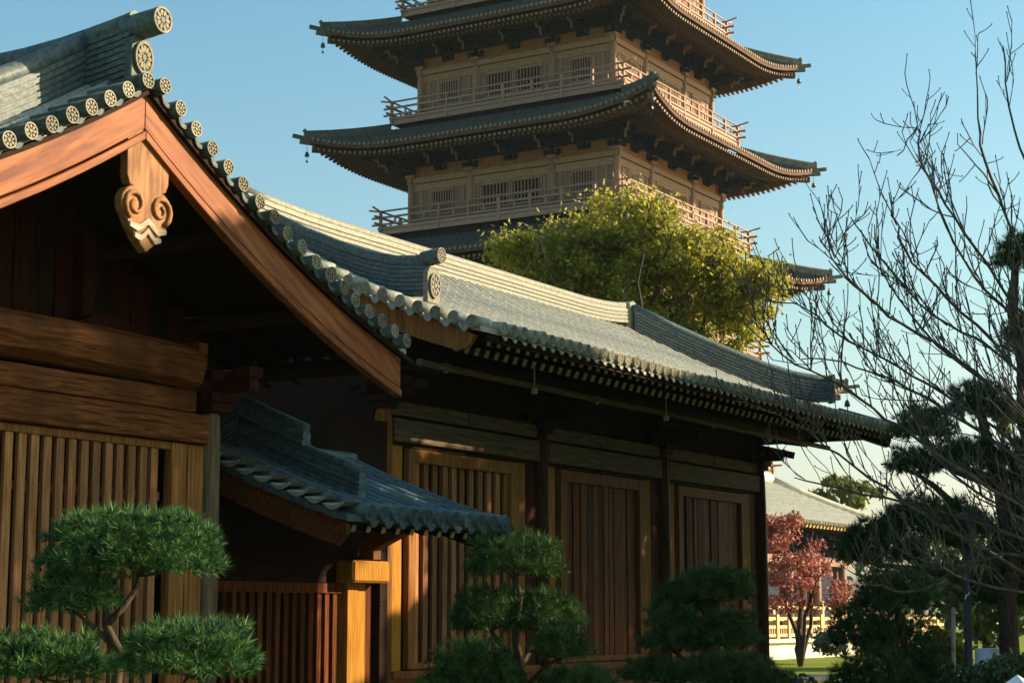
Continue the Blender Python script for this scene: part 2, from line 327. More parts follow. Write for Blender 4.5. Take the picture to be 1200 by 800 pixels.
# ridge with upturned end
pth = [(AX, y, 6.64+.14*max(0, (13.3-y)/1.5)**1.6) for y in (11.82, 12.1, 12.4, 12.8, 13.3, 14.5, 16, 18, 20.6)]
ridge_stack(hall, pth, .26, .52, 8, .105, (1, 0, 0))
part('ridge_cap_end', MB().tube([(AX, 11.52, 7.30), (AX, 11.7, 7.285), (AX, 11.95, 7.27)], .13, 16), 'ridge', hall)
inst('ridge_end_rosette', rosette_disc(.128).mesh('ridge_rosette', ['ridge', 'relief']), hall, (AX, 11.50, 7.30))
b = MB(); pl = [(-.15, -.08), (.15, -.08), (.15, .33), (.11, .40), (-.11, .40), (-.15, .33)]
b.prismY([(AX+x, 6.76+z) for x, z in pl], 11.74, 11.84); part('ridge_end_plate', b, 'dtile', hall, bevel=.01)
inst('ridge_plate_rosette', rosette_disc(.125, .02, 12).mesh('plate_rosette', ['ridge', 'relief']), hall, (AX, 11.72, 6.96), scale=(1, 1, 1.3))
# hanging ridges down each slope
for sg in (-1, 1):
    us = fr(.04, 2.7, 9); pth = [(AX+sg*q, 12.46, zA(q)+.03+(.06 if i == 8 else 0)) for i, q in enumerate(us)]
    ridge_stack(hall, pth if sg > 0 else pth[::-1], .22, .42, 6, .10, (0, 1, 0))
# pendant board hung from the peak
def arc(cx, cz, r, a0, a1, n=10, k=1.): return [(cx+r*math.cos(R(a)), cz+k*r*math.sin(R(a))) for a in fr(a0, a1, n)]
PX0 = AX+.09; b = MB(); top = zA(0)-.50
out = [(-.30, top), (-.29, 5.78), (-.25, 5.70)]+arc(-.18, 5.52, .17, 100, 205, 8)+[(-.26, 5.34), (-.14, 5.19), (0, 5.08), (.14, 5.19), (.26, 5.34)]+arc(.18, 5.52, .17, -25, 80, 8)+[(.25, 5.70), (.29, 5.78), (.30, top)]
b.prismY([(PX0+x, z) for x, z in out], 11.70, 11.80); pend = part('pendant_board', b, 'carved', hall, bevel=.008)
for sg in (-1, 1):
    sp = [(PX0+sg*(.175-(.150-.0072*i)*math.cos(R(180-(245-31*i)))*-1), 11.692, 5.515+(.150-.0072*i)*math.sin(R(245-31*i))) for i in range(17)]
    part('scroll', MB().tube(sp, [.030-.0009*i for i in range(17)], 7), 'carved', pend)
    for zz, wd, th in ((5.31, .25, .045), (5.215, .18, .04)):
        b = MB(); b.prismY([(PX0, zz+.10), (PX0, zz+.10-th*1.4)][::1]+[(PX0+sg*wd*.55, zz-th*1.1), (PX0+sg*wd, zz-th*.4), (PX0+sg*wd, zz+th*.6), (PX0+sg*wd*.5, zz+.02)][::1] if sg > 0 else [(PX0, zz+.10), (PX0-wd*.5, zz+.02), (PX0-wd, zz+th*.6), (PX0-wd, zz-th*.4), (PX0-wd*.55, zz-th*1.1), (PX0, zz+.10-th*1.4)], 11.677, 11.705)
        part('chevron_band', b, 'pale', pend)
# front wall
X0 = 8.9; XC = 15.10; col = part('column', MB().tube([(XC, AWY+.05, .45), (XC, AWY+.05, 2.2), (XC, AWY+.05, 3.6), (XC, AWY+.05, 3.80), (XC, AWY+.05, 3.83)], [.128, .128, .118, .112, .085], 18), 'post', hall)
part('column', MB().tube([(X0-.6, AWY+.05, .45), (X0-.6, AWY+.05, 3.83)], .12, 14), 'post', hall)
part('lintel', MB().box(X0-.5, 14.93, AWY-.10, AWY+.10, 3.475, 3.785), 'beam', hall, bevel=.012)
part('lintel', MB().box(X0-.5, 14.78, AWY-.05, AWY+.12, 3.80, 4.03), 'beam', hall, bevel=.015)
n = 14; b = MB(); xs = fr(X0-.5, 14.75, n)
zt = lambda x: 4.53-.05*max(0, (x-13.2)/1.5)**3; zb_ = lambda x: 4.09-.06*((x-11.8)/3)**2
for i in range(n):
    for (rz0, ry0), (rz1, ry1) in zip([(0, -.03), (.16, -.14), (.5, -.18), (.84, -.14), (1, -.03), (1, .1)], [(.16, -.14), (.5, -.18), (.84, -.14), (1, -.03), (1, .1), (0, .1)]):
        a, c = xs[i], xs[i+1]; za = lambda x, q: zb_(x)+(zt(x)-zb_(x))*q
        b.add([(a, AWY+ry0, za(a, rz0)), (c, AWY+ry0, za(c, rz0)), (c, AWY+ry1, za(c, rz1)), (a, AWY+ry1, za(a, rz1))], [(0, 1, 2, 3)], True)
b.prismX([(AWY-.03, zb_(14.75)), (AWY-.18, (zb_(14.75)+zt(14.75))/2), (AWY-.03, zt(14.75)), (AWY+.1, zt(14.75)), (AWY+.1, zb_(14.75))], 14.74, 14.751)
part('tie_beam', b, 'beam', hall)
# plank wall in the gable, piece by piece
x = X0; i = 0
while x < 15.9:
    wd = .26+.05*RNG.random(); q = max(abs(x-AX), abs(x+wd-AX)); h = zA(q)-.25
    if h > 4.55: part('plank', MB().box(x+.008, x+wd-.008, AWY+.75+.02*(i % 2), AWY+.8+.02*(i % 2), 4.45, h), 'darkred' if i % 3 else 'void', hall)
    x += wd; i += 1
part('gable_strut', MB().box(13.72, 13.9, AWY+.6, AWY+.74, 4.45, 5.6), 'darkred', hall, bevel=.01)
part('strut_foot', MB().prismY([(13.25, 4.5), (14.35, 4.5), (14.25, 4.6), (13.98, 4.72), (13.62, 4.72), (13.35, 4.6)], AWY+.3, AWY+.55), 'darkred', hall)
# purlins carrying the gable overhang
for q in (0, 1.45, 2.75, 3.9):
    for sg in ((-1, 1) if q else (1,)):
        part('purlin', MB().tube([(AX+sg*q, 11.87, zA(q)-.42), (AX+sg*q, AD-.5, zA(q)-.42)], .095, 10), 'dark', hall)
# screen
part('screen_top_rail', MB().box(X0-.4, 14.40, AWY-.04, AWY+.06, 3.385, 3.462), 'board', hall, bevel=.006)
part('screen_cross_rail', MB().box(X0-.4, 14.38, AWY+.085, AWY+.14, 2.86, 2.95), 'slat', hall)
part('screen_bottom_rail', MB().box(X0-.4, 14.38, AWY-.03, AWY+.06, .75, .90), 'board', hall)
slat = MB().box(-.05, .05, -.02, .025, 0, 2.485).mesh('gable_slat', 'slat')
x = X0-.2
while x < 14.30:
    inst('slat', slat, hall, (x, AWY+RNG.uniform(-.004, .004), .90)); x += .166
part('stile', MB().box(14.41, 14.64, AWY-.05, AWY+.06, .6, 3.462), 'board', hall, bevel=.006)
part('stile', MB().box(14.675, 14.93, AWY-.03, AWY+.06, .6, 3.462), 'board', hall, bevel=.006)
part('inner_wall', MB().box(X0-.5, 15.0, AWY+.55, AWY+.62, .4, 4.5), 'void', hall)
part('side_wall', MB().box(15.02, 15.16, AWY+.15, AD-.6, .4, 4.6), 'beam', hall)
part('back_wall', MB().box(X0, 15.0, AD-.75, AD-.62, .4, 4.6), 'beam', hall)
part('base_plinth', MB().box(X0-2, 15.9, AWY-1.0, AD, 0.001, .5), 'stone', hall)
# brackets at the column head and along the side eave
def bracket(cx, cy, z, sx=1, s=1.):
    b = MB(); b.box(cx-.17*s, cx+.17*s, cy-.17*s, cy+.17*s, z, z+.1*s).box(cx-.23*s, cx+.23*s, cy-.22*s, cy+.22*s, z+.1*s+.002, z+.2*s)
    b.box(cx-.55*s, cx+.55*s, cy-.07*s, cy+.07*s, z+.2*s+.004, z+.34*s).box(cx-.068*s, cx+.068*s, cy-.6*s, cy+.6*s, z+.205*s, z+.345*s)
    for dx, dy in ((-.48, 0), (.48, 0), (0, -.52), (0, .52), (0, 0)): b.box(cx+dx*s-.11*s, cx+dx*s+.11*s, cy+dy*s-.11*s, cy+dy*s+.11*s, z+.347*s, z+.45*s)
    return b
part('bracket_set', bracket(XC, AWY+.05, 3.835), 'darkred', hall)
for y in (15.5, 18): part('bracket_set', bracket(XC, y, 4.62), 'darkred', hall)

# ================================================================== SIDE HALL (long, with doors)
HF, HE, XG, XH = 14.95, 12.85, 20.40, 37.0; HC = [21.45, 25.93, 30.41, 34.89]; HR = 17.0
zH = lambda t: 5.55+.27*t+.047*t*t
zHy = lambda y: zH(y-HE) if y <= HR else zH(2*HR-HE-y)
lh = thing('side_hall', 'long low hall with tiled roof, dark deep eaves and plank doors between round columns', 'hall', (28, HF, 0))
et2 = eave_tile('hall_eave_tile', .088, .4, 8, 12); dt2 = drip_tile('hall_drip_tile', .20, .05, .085, .25)
DP = HR-HE
x = XG+.62; rowH = tile_row('hall_tile_row', (zH, 0, DP-.1), .078)
nrow = 0; xs_rows = []
while x < XH-.15: xs_rows.append(x); x += .262
for i, x in enumerate(xs_rows):
    lim = DP-.1 if x < XH-DP else XH-x-.05
    me = rowH if lim > DP-.2 else tile_row('hall_hip_row', (zH, 0, max(lim, .2)), .078)
    inst('tile_row', me, lh, (x, HE, 0))
    inst('eave_tile', et2, lh, (x, HE-.16+RNG.uniform(-.015, .015), zH(0)-.015+RNG.uniform(-.01, .01)), (R(9), RNG.uniform(-.4, .4), RNG.uniform(-.04, .04)))
    inst('drip_tile', dt2, lh, (x+.131, HE-.10, zH(0)-.035))
b = roof_sheet(zH, -.1, DP, lambda t: XG+.1, lambda t: XH-max(t, 0)+.03, .03); part('roof_deck', rot_mb(b, 0, (0, HE, 0)), 'tile', lh)
b = roof_sheet(zH, -.1, DP, lambda t: -(XH-max(t, 0)+.03), lambda t: -(XG+.1), .03); part('roof_deck', rot_mb(b, PI, (0, 2*HR-HE, 0)), 'tile', lh)
b = roof_sheet(zH, -.1, DP, lambda t: HE+max(t, 0)-.03, lambda t: 2*HR-HE-max(t, 0)+.03, .03); part('roof_deck', rot_mb(b, PI/2, (XH, 0, 0)), 'tile', lh)
for i in range(31):
    y = HE+.2+.262*i; lim = min(y-HE, 2*HR-HE-y)-.05
    if lim > .25:
        inst('tile_row', tile_row('hall_end_row', (zH, 0, lim), .078), lh, (XH, y, 0), (0, 0, PI/2))
        inst('eave_tile', et2, lh, (XH+.16, y, zH(0)-.015), (R(9), 0, PI/2))
# rake tiles on the near gable, facing -X
t = -.02
while t < DP-.1:
    inst('rake_tile', et2, lh, (XG, HE+t, zH(t)+.02), (0, 0, -PI/2)); 
    inst('drip_tile', dt2, lh, (XG+.04, HE+t+.14, zH(t+.14)-.01), (0, 0, -PI/2)); t += .29
# barge board of the near gable
b = MB(); ts = fr(.3, 4.0, 12); P = [(XG+.16, HE+q, zH(q)-.10) for q in ts]; Q = [(XG+.16, HE+q, zH(q)-.42) for q in ts]
b.strip(P, Q, (.08, 0, 0)); b.prismX([(HE+.3, zH(.3)-.1), (HE+.02, zH(.02)-.16), (HE+.14, zH(.1)-.33), (HE+.3, zH(.3)-.42)], XG+.161, XG+.239)
part('barge_board', b, 'board', lh)
# ridges
pth = [(x, HR, 7.46+.10*max(0, (23-x)/2.4)**2+.12*max(0, (x-31)/1.9)**2) for x in (20.7, 21.4, 22.2, 23, 25, 27.5, 30, 31.2, 32, 32.5, 32.9)]
ridge_stack(lh, pth, .24, .30, 4, .085, (0, 1, 0), m='mridge')
pth = [(21.22, HE+q, zH(q)+.03+e-.13*max(0, q-1.4)) for q, e in ((1.22, .16), (1.45, .09), (1.75, .03), (2.2, 0), (2.8, 0), (3.4, 0), (4.0, 0))]
ridge_stack(lh, pth, .22, .44, 7, .10, (1, 0, 0))
ez = zH(1.22)+.19
part('ridge_cap_end', MB().tube([(21.22, HE+1.02, ez+.55), (21.22, HE+1.3, ez+.52)], .115, 14), 'ridge', lh)
inst('ridge_end_rosette', rosette_disc(.113).mesh('hang_rosette', ['ridge', 'relief']), lh, (21.22, HE+1.0, ez+.55))
b = MB(); b.prismY([(21.22+x, ez-.12+z) for x, z in [(-.15, 0), (.15, 0), (.16, .42), (.1, .5), (-.1, .5), (-.16, .42)]], HE+1.12, HE+1.2); part('ridge_end_plate', b, 'relief', lh)
inst('ridge_plate_rosette', rosette_disc(.13, .02, 9).mesh('hang_plate_rosette', ['ridge', 'relief']), lh, (21.22, HE+1.1, ez+.13), scale=(1, 1, 1.4))
for sy in (-1, 1):   # hip ridges
    pth = []
    for q, e in ((4.0, 0), (3.4, 0), (2.7, 0), (2.0, 0), (1.55, .03), (1.2, .1), (.95, .2)):
        y = HE+q if sy < 0 else 2*HR-HE-q; pth.append((XH-q, y, zH(q)+.04+e))
    d = Vector((1, sy, 0)).normalized(); ridge_stack(lh, pth, .24, .42, 6, .10, (d.y, -d.x, 0))
    e = Vector(pth[-1]); part('hip_end_plate', MB().beam(e+d*.01+Vector((0, 0, -.03)), e+d*.01+Vector((0, 0, .56)), .26, .06, upv=(d.x, d.y, 0)), 'relief', lh)
    pth = [(XH-q, HE+q if sy < 0 else 2*HR-HE-q, zH(q)+.05) for q in (.85, .4, .02)]
    part('hip_tail_tiles', MB().tube(pth, .11, 10), 'ridge', lh)
b = MB(); b.tube([(20.9, HR, 7.62), (20.62, HR, 7.68)], .16, 10); part('ridge_end_tile', b, 'mridge', lh)
b = MB(); b.prismY([(32.86, 7.45), (33.14, 7.42), (33.16, 7.75), (33.22, 8.0), (33.05, 8.05), (32.86, 7.98)], HR-.14, HR+.14); part('ridge_end_ornament', b, 'mridge', lh, bevel=.02)
# rafters: flying rafters and lower rafters, each its own part
rl = .15
raf1 = MB().beam((0, .1, zH(.1)-.21), (0, 2.2, zH(2.2)-.26), .10, .10, 0, endmi=1).mesh('flying_rafter', ['dark', 'rend'])
raf2 = MB().beam((0, .62, zH(.62)-.40), (0, 3.4, zH(3.4)-.42), .11, .11, 0, endmi=1).mesh('lower_rafter', ['dark', 'pale'])
for i, x in enumerate(xs_rows):
    if x < XH-.4:
        inst('flying_rafter', raf1, lh, (x+.03, HE, 0), scale=(1, 1, 1))
        if x < XH-.9: inst('lower_rafter', raf2, lh, (x+.03, HE, 0))
b = MB(); ts = fr(-.06, DP, 8)
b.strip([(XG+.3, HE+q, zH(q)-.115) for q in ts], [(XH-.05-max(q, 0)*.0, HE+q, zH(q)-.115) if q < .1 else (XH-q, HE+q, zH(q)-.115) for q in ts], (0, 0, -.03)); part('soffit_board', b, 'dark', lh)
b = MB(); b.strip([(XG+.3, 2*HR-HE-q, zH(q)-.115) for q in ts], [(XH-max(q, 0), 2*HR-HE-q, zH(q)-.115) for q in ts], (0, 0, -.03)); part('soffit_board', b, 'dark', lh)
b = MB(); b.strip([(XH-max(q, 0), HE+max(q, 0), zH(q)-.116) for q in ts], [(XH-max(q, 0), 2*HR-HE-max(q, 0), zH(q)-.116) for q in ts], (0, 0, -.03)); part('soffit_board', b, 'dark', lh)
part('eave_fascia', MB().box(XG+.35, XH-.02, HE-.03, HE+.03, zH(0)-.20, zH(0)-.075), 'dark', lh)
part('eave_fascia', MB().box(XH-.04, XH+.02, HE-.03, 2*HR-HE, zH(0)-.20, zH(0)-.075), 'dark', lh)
part('hip_beam', MB().beam((XH-.05, HE+.05, 5.28), (XH-4.0, HE+4.0, 6.9), .2, .24), 'dark', lh)
part('eave_purlin', MB().tube([(XG+.3, HE+1.02, 5.12), (XH-1.0, HE+1.02, 5.12)], .05, 8), 'lintel', lh)
part('eave_purlin', MB().tube([(XG+.3, HE+1.5, 5.36), (XH-1.4, HE+1.5, 5.36)], .12, 10), 'dark', lh)
# columns, cap blocks, brackets
for cx in HC:
    part('column', MB().tube([(cx, HF+.02, .5), (cx, HF+.02, 2.6), (cx, HF+.02, 3.9), (cx, HF+.02, 4.5), (cx, HF+.02, 4.62)], [.15, .15, .14, .125, .11], 20), 'board' if cx == HC[0] else 'hallcol', lh)  # first column in lighter wood, partly to carry the sun patch
    part('column_base', MB().tube([(cx, HF+.02, .45), (cx, HF+.02, .56), (cx, HF+.02, .62)], [.26, .25, .18], 16), 'stone', lh)
    b = bracket(cx, HF+.02, 4.62, 1, .9); b.beam((cx, HF-.75, 4.9), (cx, HF+.3, 5.16), .12, .14).beam((cx, HF-1.05, 5.12), (cx, HF+.3, 5.34), .12, .13, 0, endmi=1); part('bracket_set', b, ['dark', 'pale'], lh)
for i in range(3):
    xa, xb = HC[i]+.16, HC[i+1]-.16; mid = (xa+xb)/2
    part('lintel', MB().box(xa, xb, HF-.07, HF+.09, 4.17, 4.50), 'lintel', lh, bevel=.01)
    part('upper_lintel', MB().box(xa, mid-.02, HF-.02, HF+.09, 4.55, 4.76), 'lintel', lh, bevel=.01)
    part('upper_lintel', MB().box(mid+.02, xb, HF-.02, HF+.09, 4.55, 4.76), 'lintel', lh, bevel=.01)
    part('head_batten', MB().box(xa, xb, HF+.02, HF+.09, 4.11, 4.165), 'dark', lh)
    # jamb boards
    for a, c in ((xa+.02, xa+.30), (xb-.62, xb-.36), (xb-.33, xb-.03)): part('jamb_board', MB().box(a, c, HF, HF+.08, .66, 4.11), ('sunpatch' if i == 0 and a < xa+.1 else 'board') if a < xb-.4 else 'darkred', lh, bevel=.005)  # first board coloured golden for the sun patch
    fa, fb = xa+.44, xb-.66
    part('jamb_gap', MB().box(xa+.30, fa, HF+.07, HF+.10, .66, 4.11), 'void', lh)
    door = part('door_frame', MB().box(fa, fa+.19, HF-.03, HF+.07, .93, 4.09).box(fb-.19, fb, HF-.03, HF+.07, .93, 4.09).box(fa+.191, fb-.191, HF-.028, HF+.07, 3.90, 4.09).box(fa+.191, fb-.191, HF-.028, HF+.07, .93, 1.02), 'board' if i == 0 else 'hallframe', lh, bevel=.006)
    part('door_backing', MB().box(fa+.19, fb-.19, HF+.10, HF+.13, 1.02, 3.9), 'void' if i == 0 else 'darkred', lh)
    x = fa+.195; j = 0; rr = random.Random(3+i)
    while x < fb-.2:
        if i == 0: wd, gp = .13, .125
        else: wd, gp = rr.choice([.12, .16, .2, .3]), rr.choice([.012, .012, .02, .05])
        wd = min(wd, fb-.195-x)
        if wd > .04:
            ma = ('slat' if i == 0 else ('hallboard' if rr.random() < .72 else 'darkred'))
            part('door_slat', MB().box(x+.003, x+wd, HF+.01+rr.random()*.03, HF+.075+rr.random()*.01, 1.02, 3.9), ma, lh)
        x += wd+gp; j += 1
    part('sill', MB().box(xa, xb, HF-.08, HF+.1, .80, .915), 'hallframe', lh, bevel=.008)
    part('base_board', MB().box(xa, xb, HF-.02, HF+.08, .52, .80), 'hallframe', lh, bevel=.008)
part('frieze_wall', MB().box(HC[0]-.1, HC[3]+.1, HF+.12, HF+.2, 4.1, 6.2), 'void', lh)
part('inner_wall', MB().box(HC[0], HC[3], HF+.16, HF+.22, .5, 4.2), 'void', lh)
part('end_wall', MB().box(HC[3]-.05, HC[3]+.05, HF+.2, 19.0, .5, 6.0), 'hallboard', lh)
part('gable_wall', MB().prismX([(HF+.2, .5), (19.0, .5), (19.0, 6.0), (HR, 7.1), (HF+.2, 6.0)], HC[0]-.05, HC[0]+.05), 'dark', lh)
part('back_wall', MB().box(HC[0], HC[3], 18.95, 19.05, .5, 6.0), 'hallboard', lh)
part('base_plinth', MB().box(HC[0]-1, HC[3]+1.1, HF-1.4, 20.4, .002, .5), 'stone', lh)
for x in (HC[0]+2.2, HC[1]+2.2, HC[2]+2.2): part('eave_lamp', MB().tube([(x, HF-1.2, 4.98), (x, HF-1.2, 5.06)], .05, 8).tube([(x, HF-1.2, 5.06), (x, HF-1.2, 5.62)], .012, 5), 'pale', lh)

# ================================================================== COURT GATE with its small roof
CF, CW, CX0, CX1 = 11.68, 13.9, 16.0, 19.36
zC = lambda t: 2.80+.30*t+.035*t*t
CD = CW-CF
gate = thing('court_gate', 'small gateway with blue-grey tiled canopy between the gabled hall and the long hall', 'gate', (17.7, CW, 0))
for sy in (-1, 1):
    rot = 0 if sy < 0 else PI; org = (0, CF, 0) if sy < 0 else (0, 2*CW-CF, 0)
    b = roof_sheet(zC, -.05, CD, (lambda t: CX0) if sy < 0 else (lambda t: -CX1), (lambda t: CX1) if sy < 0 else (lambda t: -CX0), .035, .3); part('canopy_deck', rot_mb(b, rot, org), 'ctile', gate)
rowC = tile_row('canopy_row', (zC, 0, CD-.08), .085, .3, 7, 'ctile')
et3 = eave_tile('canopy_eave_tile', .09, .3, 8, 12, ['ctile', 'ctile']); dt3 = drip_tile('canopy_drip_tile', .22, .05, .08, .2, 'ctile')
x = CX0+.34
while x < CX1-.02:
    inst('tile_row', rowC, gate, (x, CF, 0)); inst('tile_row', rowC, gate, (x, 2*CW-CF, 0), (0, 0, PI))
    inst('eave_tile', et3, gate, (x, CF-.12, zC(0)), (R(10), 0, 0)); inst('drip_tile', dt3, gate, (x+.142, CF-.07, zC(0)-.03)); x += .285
dt4 = drip_tile('canopy_rake_tile', .27, .03, .05, .34, 'tile')
t = .0
while t < CD-.05:
    inst('rake_tile', dt4, gate, (CX0-.03, CF+t+.12, zC(t+.12)+.06), (math.atan(.3+.07*t)*0, 0, -PI/2)); t += .24
b = MB(); ts = fr(.12, CD, 8); b.strip([(CX0+.06, CF+q, zC(q)-.08) for q in ts], [(CX0+.06, CF+q, zC(q)-.40) for q in ts], (.08, 0, 0))
b.prismX([(CF+.12, zC(.12)-.08), (CF-.0, zC(0)-.13), (CF+.0, zC(0)-.24), (CF+.12, zC(.12)-.40)], CX0+.061, CX0+.139); part('barge_board', b, 'beam', gate, bevel=.006)
b = MB(); b.strip([(CX1-.14, CF+q, zC(q)-.08) for q in ts], [(CX1-.14, CF+q, zC(q)-.40) for q in ts], (.08, 0, 0)); part('barge_board', b, 'darkred', gate)
b = MB(); ts = fr(0, CD, 6); b.strip([(CX0+.15, CF+q, zC(q)-.11) for q in ts], [(CX1-.15, CF+q, zC(q)-.11) for q in ts], (0, 0, -.03)); b.strip([(CX0+.15, 2*CW-CF-q, zC(q)-.11) for q in ts], [(CX1-.15, 2*CW-CF-q, zC(q)-.11) for q in ts], (0, 0, -.03)); part('soffit_board', b, 'dark', gate)
cr = MB().beam((0, .1, zC(.1)-.19), (0, 1.9, zC(1.9)-.19), .08, .09, 0, endmi=1).mesh('canopy_rafter', ['dark', 'pale'])
x = CX0+.34
while x < CX1-.15: inst('rafter', cr, gate, (x, CF, 0)); x += .285
# ridges of the canopy
pth = [(x, CW, zC(CD)-.04) for x in (16.95, 17.7, 18.6, CX1-.1)]; ridge_stack(gate, pth, .20, .08, 2, .06, (0, 1, 0), m='ctile')
for sy in (-1, 1):
    fy = lambda q: CF+q if sy < 0 else 2*CW-CF-q
    pth = [(16.98, fy(q), zC(q)+.03) for q in (.45, .7, .95, 1.3, 1.7, 2.215)]; ridge_stack(gate, pth, .16, .31, 5, .06, (1, 0, 0), m='ctile')
    pth = [(16.98, fy(q), zC(q)+.41) for q in (1.25, 1.45, 1.75, 2.215)]; ridge_stack(gate, pth, .16, .16, 2, .065, (1, 0, 0), m='ctile')
# gate wall
part('head_beam', MB().box(15.3, 18.85, CW-.05, CW+.1, 2.10, 2.38), 'dark', gate)  # dark colour stands in for the shadow along this length
part('beam_end', MB().box(18.85, 19.66, CW-.32, CW+.1, 2.102, 2.38), 'sunpatch', gate, bevel=.03)  # same beam, coloured golden where the sun patch falls
part('upper_board', MB().box(15.3, 19.5, CW, CW+.1, 2.382, 3.3), 'dark', gate)
part('frame_head', MB().box(16.5, 18.98, CW-.06, CW+.06, 1.97, 2.09), 'hallboard', gate)
part('frame_stile', MB().box(19.0, 19.22, CW-.12, CW+.05, .45, 2.095), 'sunpatch', gate, bevel=.006)
part('frame_stile', MB().box(19.235, 19.42, CW-.10, CW+.05, .45, 2.095), 'sunpatch', gate, bevel=.006)
part('frame_stile', MB().box(19.47, 19.62, CW-.06, CW+.05, .45, 2.095), 'hallboard', gate, bevel=.006)
x = 15.35
while x < 18.9:
    part('gate_slat', MB().box(x, x+.085, CW-.03, CW+.03, .5, 1.969), 'hallboard', gate); x += .165
part('gate_backing', MB().box(15.3, 19.0, CW+.12, CW+.16, .45, 2.09), 'void', gate)
part('gate_post', MB().box(19.66, 19.84, CW-.15, CW+.15, .45, 3.4), 'dark', gate, bevel=.01)
part('fill_wall', MB().box(19.9, 21.3, CW+.9, CW+1.0, .45, 4.4), 'dark', gate)
part('bracket_arm', MB().prismX([(CW-.3, 2.4), (CW-.3, 2.52), (CW-.9, 2.78), (CW-.2, 2.78), (CW-.05, 2.4)], 19.3, 19.46), 'hallframe', gate)
part('threshold', MB().box(15.2, 21.2, CW-1.2, CW+1.5, .003, .45), 'stone', gate)

# ================================================================== PAGODA
PC = (90.5, 50.28); PZ = [9.65, 16.2, 22.69, 29.06, 35.45]; PW = 6.53
pag = thing('pagoda', 'tall timber pagoda of stacked storeys with upswept eaves and railed balconies', 'pagoda', (PC[0], PC[1], 0))
EH, BT = 10.38, 7.35
def lift(a, o): 
    q = max(0., (abs(a)/max(o, .1)-.45)/.55); return q**2.4
def roofpt(a, d):    # a along face, d inward from eave
    o = EH-d; L = lift(a, o)*max(0, 1-d/3.2)
    return (a+.42*L*(1 if a > 0 else -1)*abs(a)/10.4, -(o+.42*L), 4.50+.40*d+.035*d*d+.86*L)
def under(a, o, dz=0):
    L = lift(a, o)*max(0, (o-7)/3.4)**1.0
    return (a+.38*L*(1 if a > 0 else -1), -(o+.38*L), 4.06+.22*(10.2-o)+.80*L+dz)
def np_rows():
    b = MB(); pitch = .30; n = int(EH*2/pitch)
    for i in range(n+1):
        a = -EH+.06+i*(2*EH-.12)/n; dm = min(3.05, EH-abs(a)-.02)
        if dm < .12: continue
        ds = fr(0, dm, 4 if dm > 1 else 2); V = []
        for d in ds:
            x, y, z = roofpt(a, d); V += [(x-.085, y, z-.03), (x-.05, y, z+.075), (x+.05, y, z+.075), (x+.085, y, z-.03)]
        b.add(V, [(4*k+j, 4*k+j+1, 4*k+5+j, 4*k+4+j) for k in range(len(ds)-1) for j in range(3)], True)
        x, y, z = roofpt(a, 0); 
        b.add([(x+.095*math.cos(t*PI/3), y-.03, z+.01+.095*math.sin(t*PI/3)) for t in range(6)], [tuple(range(6))], False, 1)
    # pan sheet
    aa = fr(-1, 1, 26); ds = [0, .5, 1.2, 2.1, 3.05]; V = []
    for d in ds: V += [tuple(np.add(roofpt(s*(EH-d), d), (0, 0, -.02))) for s in aa]
    m = len(aa); b.add(V, [(k*m+j, k*m+j+1, (k+1)*m+j+1, (k+1)*m+j) for k in range(4) for j in range(m-1)], True)
    return b
roof_me = np_rows().mesh('pagoda_tile_rows', ['ptile', 'pend'])
b = MB(); aa = fr(-1, 1, 30)
b.strip([tuple(np.add(roofpt(s*EH, 0), (0, .02, -.0))) for s in aa], [tuple(np.add(roofpt(s*EH, 0), (0, .03, -.24))) for s in aa], (0, .12, 0)); fas_me = b.mesh('pagoda_eave_fascia', 'praf')
b = MB(); os_ = [6.6, 7.6, 8.6, 9.5, 10.22]; V = []
for o in os_: V += [under(s*o, o, .1) for s in aa]
m = len(aa)
for k in range(4): b.add(V[k*m:k*m+2*m], [(j, m+j, m+j+1, j+1) for j in range(m-1)], True, 0 if k < 3 else 1)
sof_me = b.mesh('pagoda_soffit', ['pdark', 'praf'])  # inner soffit coloured navy for shadow, outer strip brown
b = MB(); n = 66
for i in range(n+1):
    a = -10.1+20.2*i/n
    for o0, o1, dz, sz, dark in ((max(6.7, abs(a)*.9), 10.28, .0, .13, 0), (max(6.7, abs(a)*.9), 9.35, -.13, .14, 0)):
        if abs(a) > o1-.1: continue
        if o1-o0 > .3: b.beam(under(a*.96 if abs(a) > 8 else a, o0, dz), under(a, o1, dz), sz, sz, 0, endmi=1)
raf_me = b.mesh('pagoda_rafters', ['praf', 'pend'])
# wall face pieces
def face_box(*bx, mats='pwood', nm='piece'):
    b = MB()
    for q in bx: b.box(*q)
    return b.mesh(nm, mats)
wall_me = face_box((-PW+.1, PW-.1, -PW+.02, -PW+.2, .3, 3.35), mats='ppanel', nm='pagoda_wall')
arch_me = face_box((-PW-.25, PW+.25, -PW-.12, -PW+.1, 3.02, 3.32), nm='pagoda_architrave')
band_me = face_box(*[(a, c, -PW-.05, -PW+.1, 2.55, 2.95) for a, c in ((-PW+.2, -.4*PW-.2), (-.4*PW+.2, .4*PW-.2), (.4*PW+.2, PW-.2))], nm='pagoda_panel_beam')
frieze_me = face_box((-PW+.05, PW-.05, -PW+.0, -PW+.15, 3.33, 3.98), mats='pfrieze', nm='pagoda_frieze')
bboard_me = face_box((-PW-.3, PW+.3, -PW-.32, -PW-.02, 3.99, 5.0), mats='pdark', nm='pagoda_bracket_board')  # dark panel added to hold the shadow behind the brackets
col_me = MB().tube([(0, 0, .3), (0, 0, 2.4), (0, 0, 3.3)], [.22, .22, .19], 12).mesh('pagoda_column', 'pwood')
cap_me = MB().box(-.28, .28, -.28, .28, 3.325, 3.5).mesh('pagoda_column_cap', 'pwood')
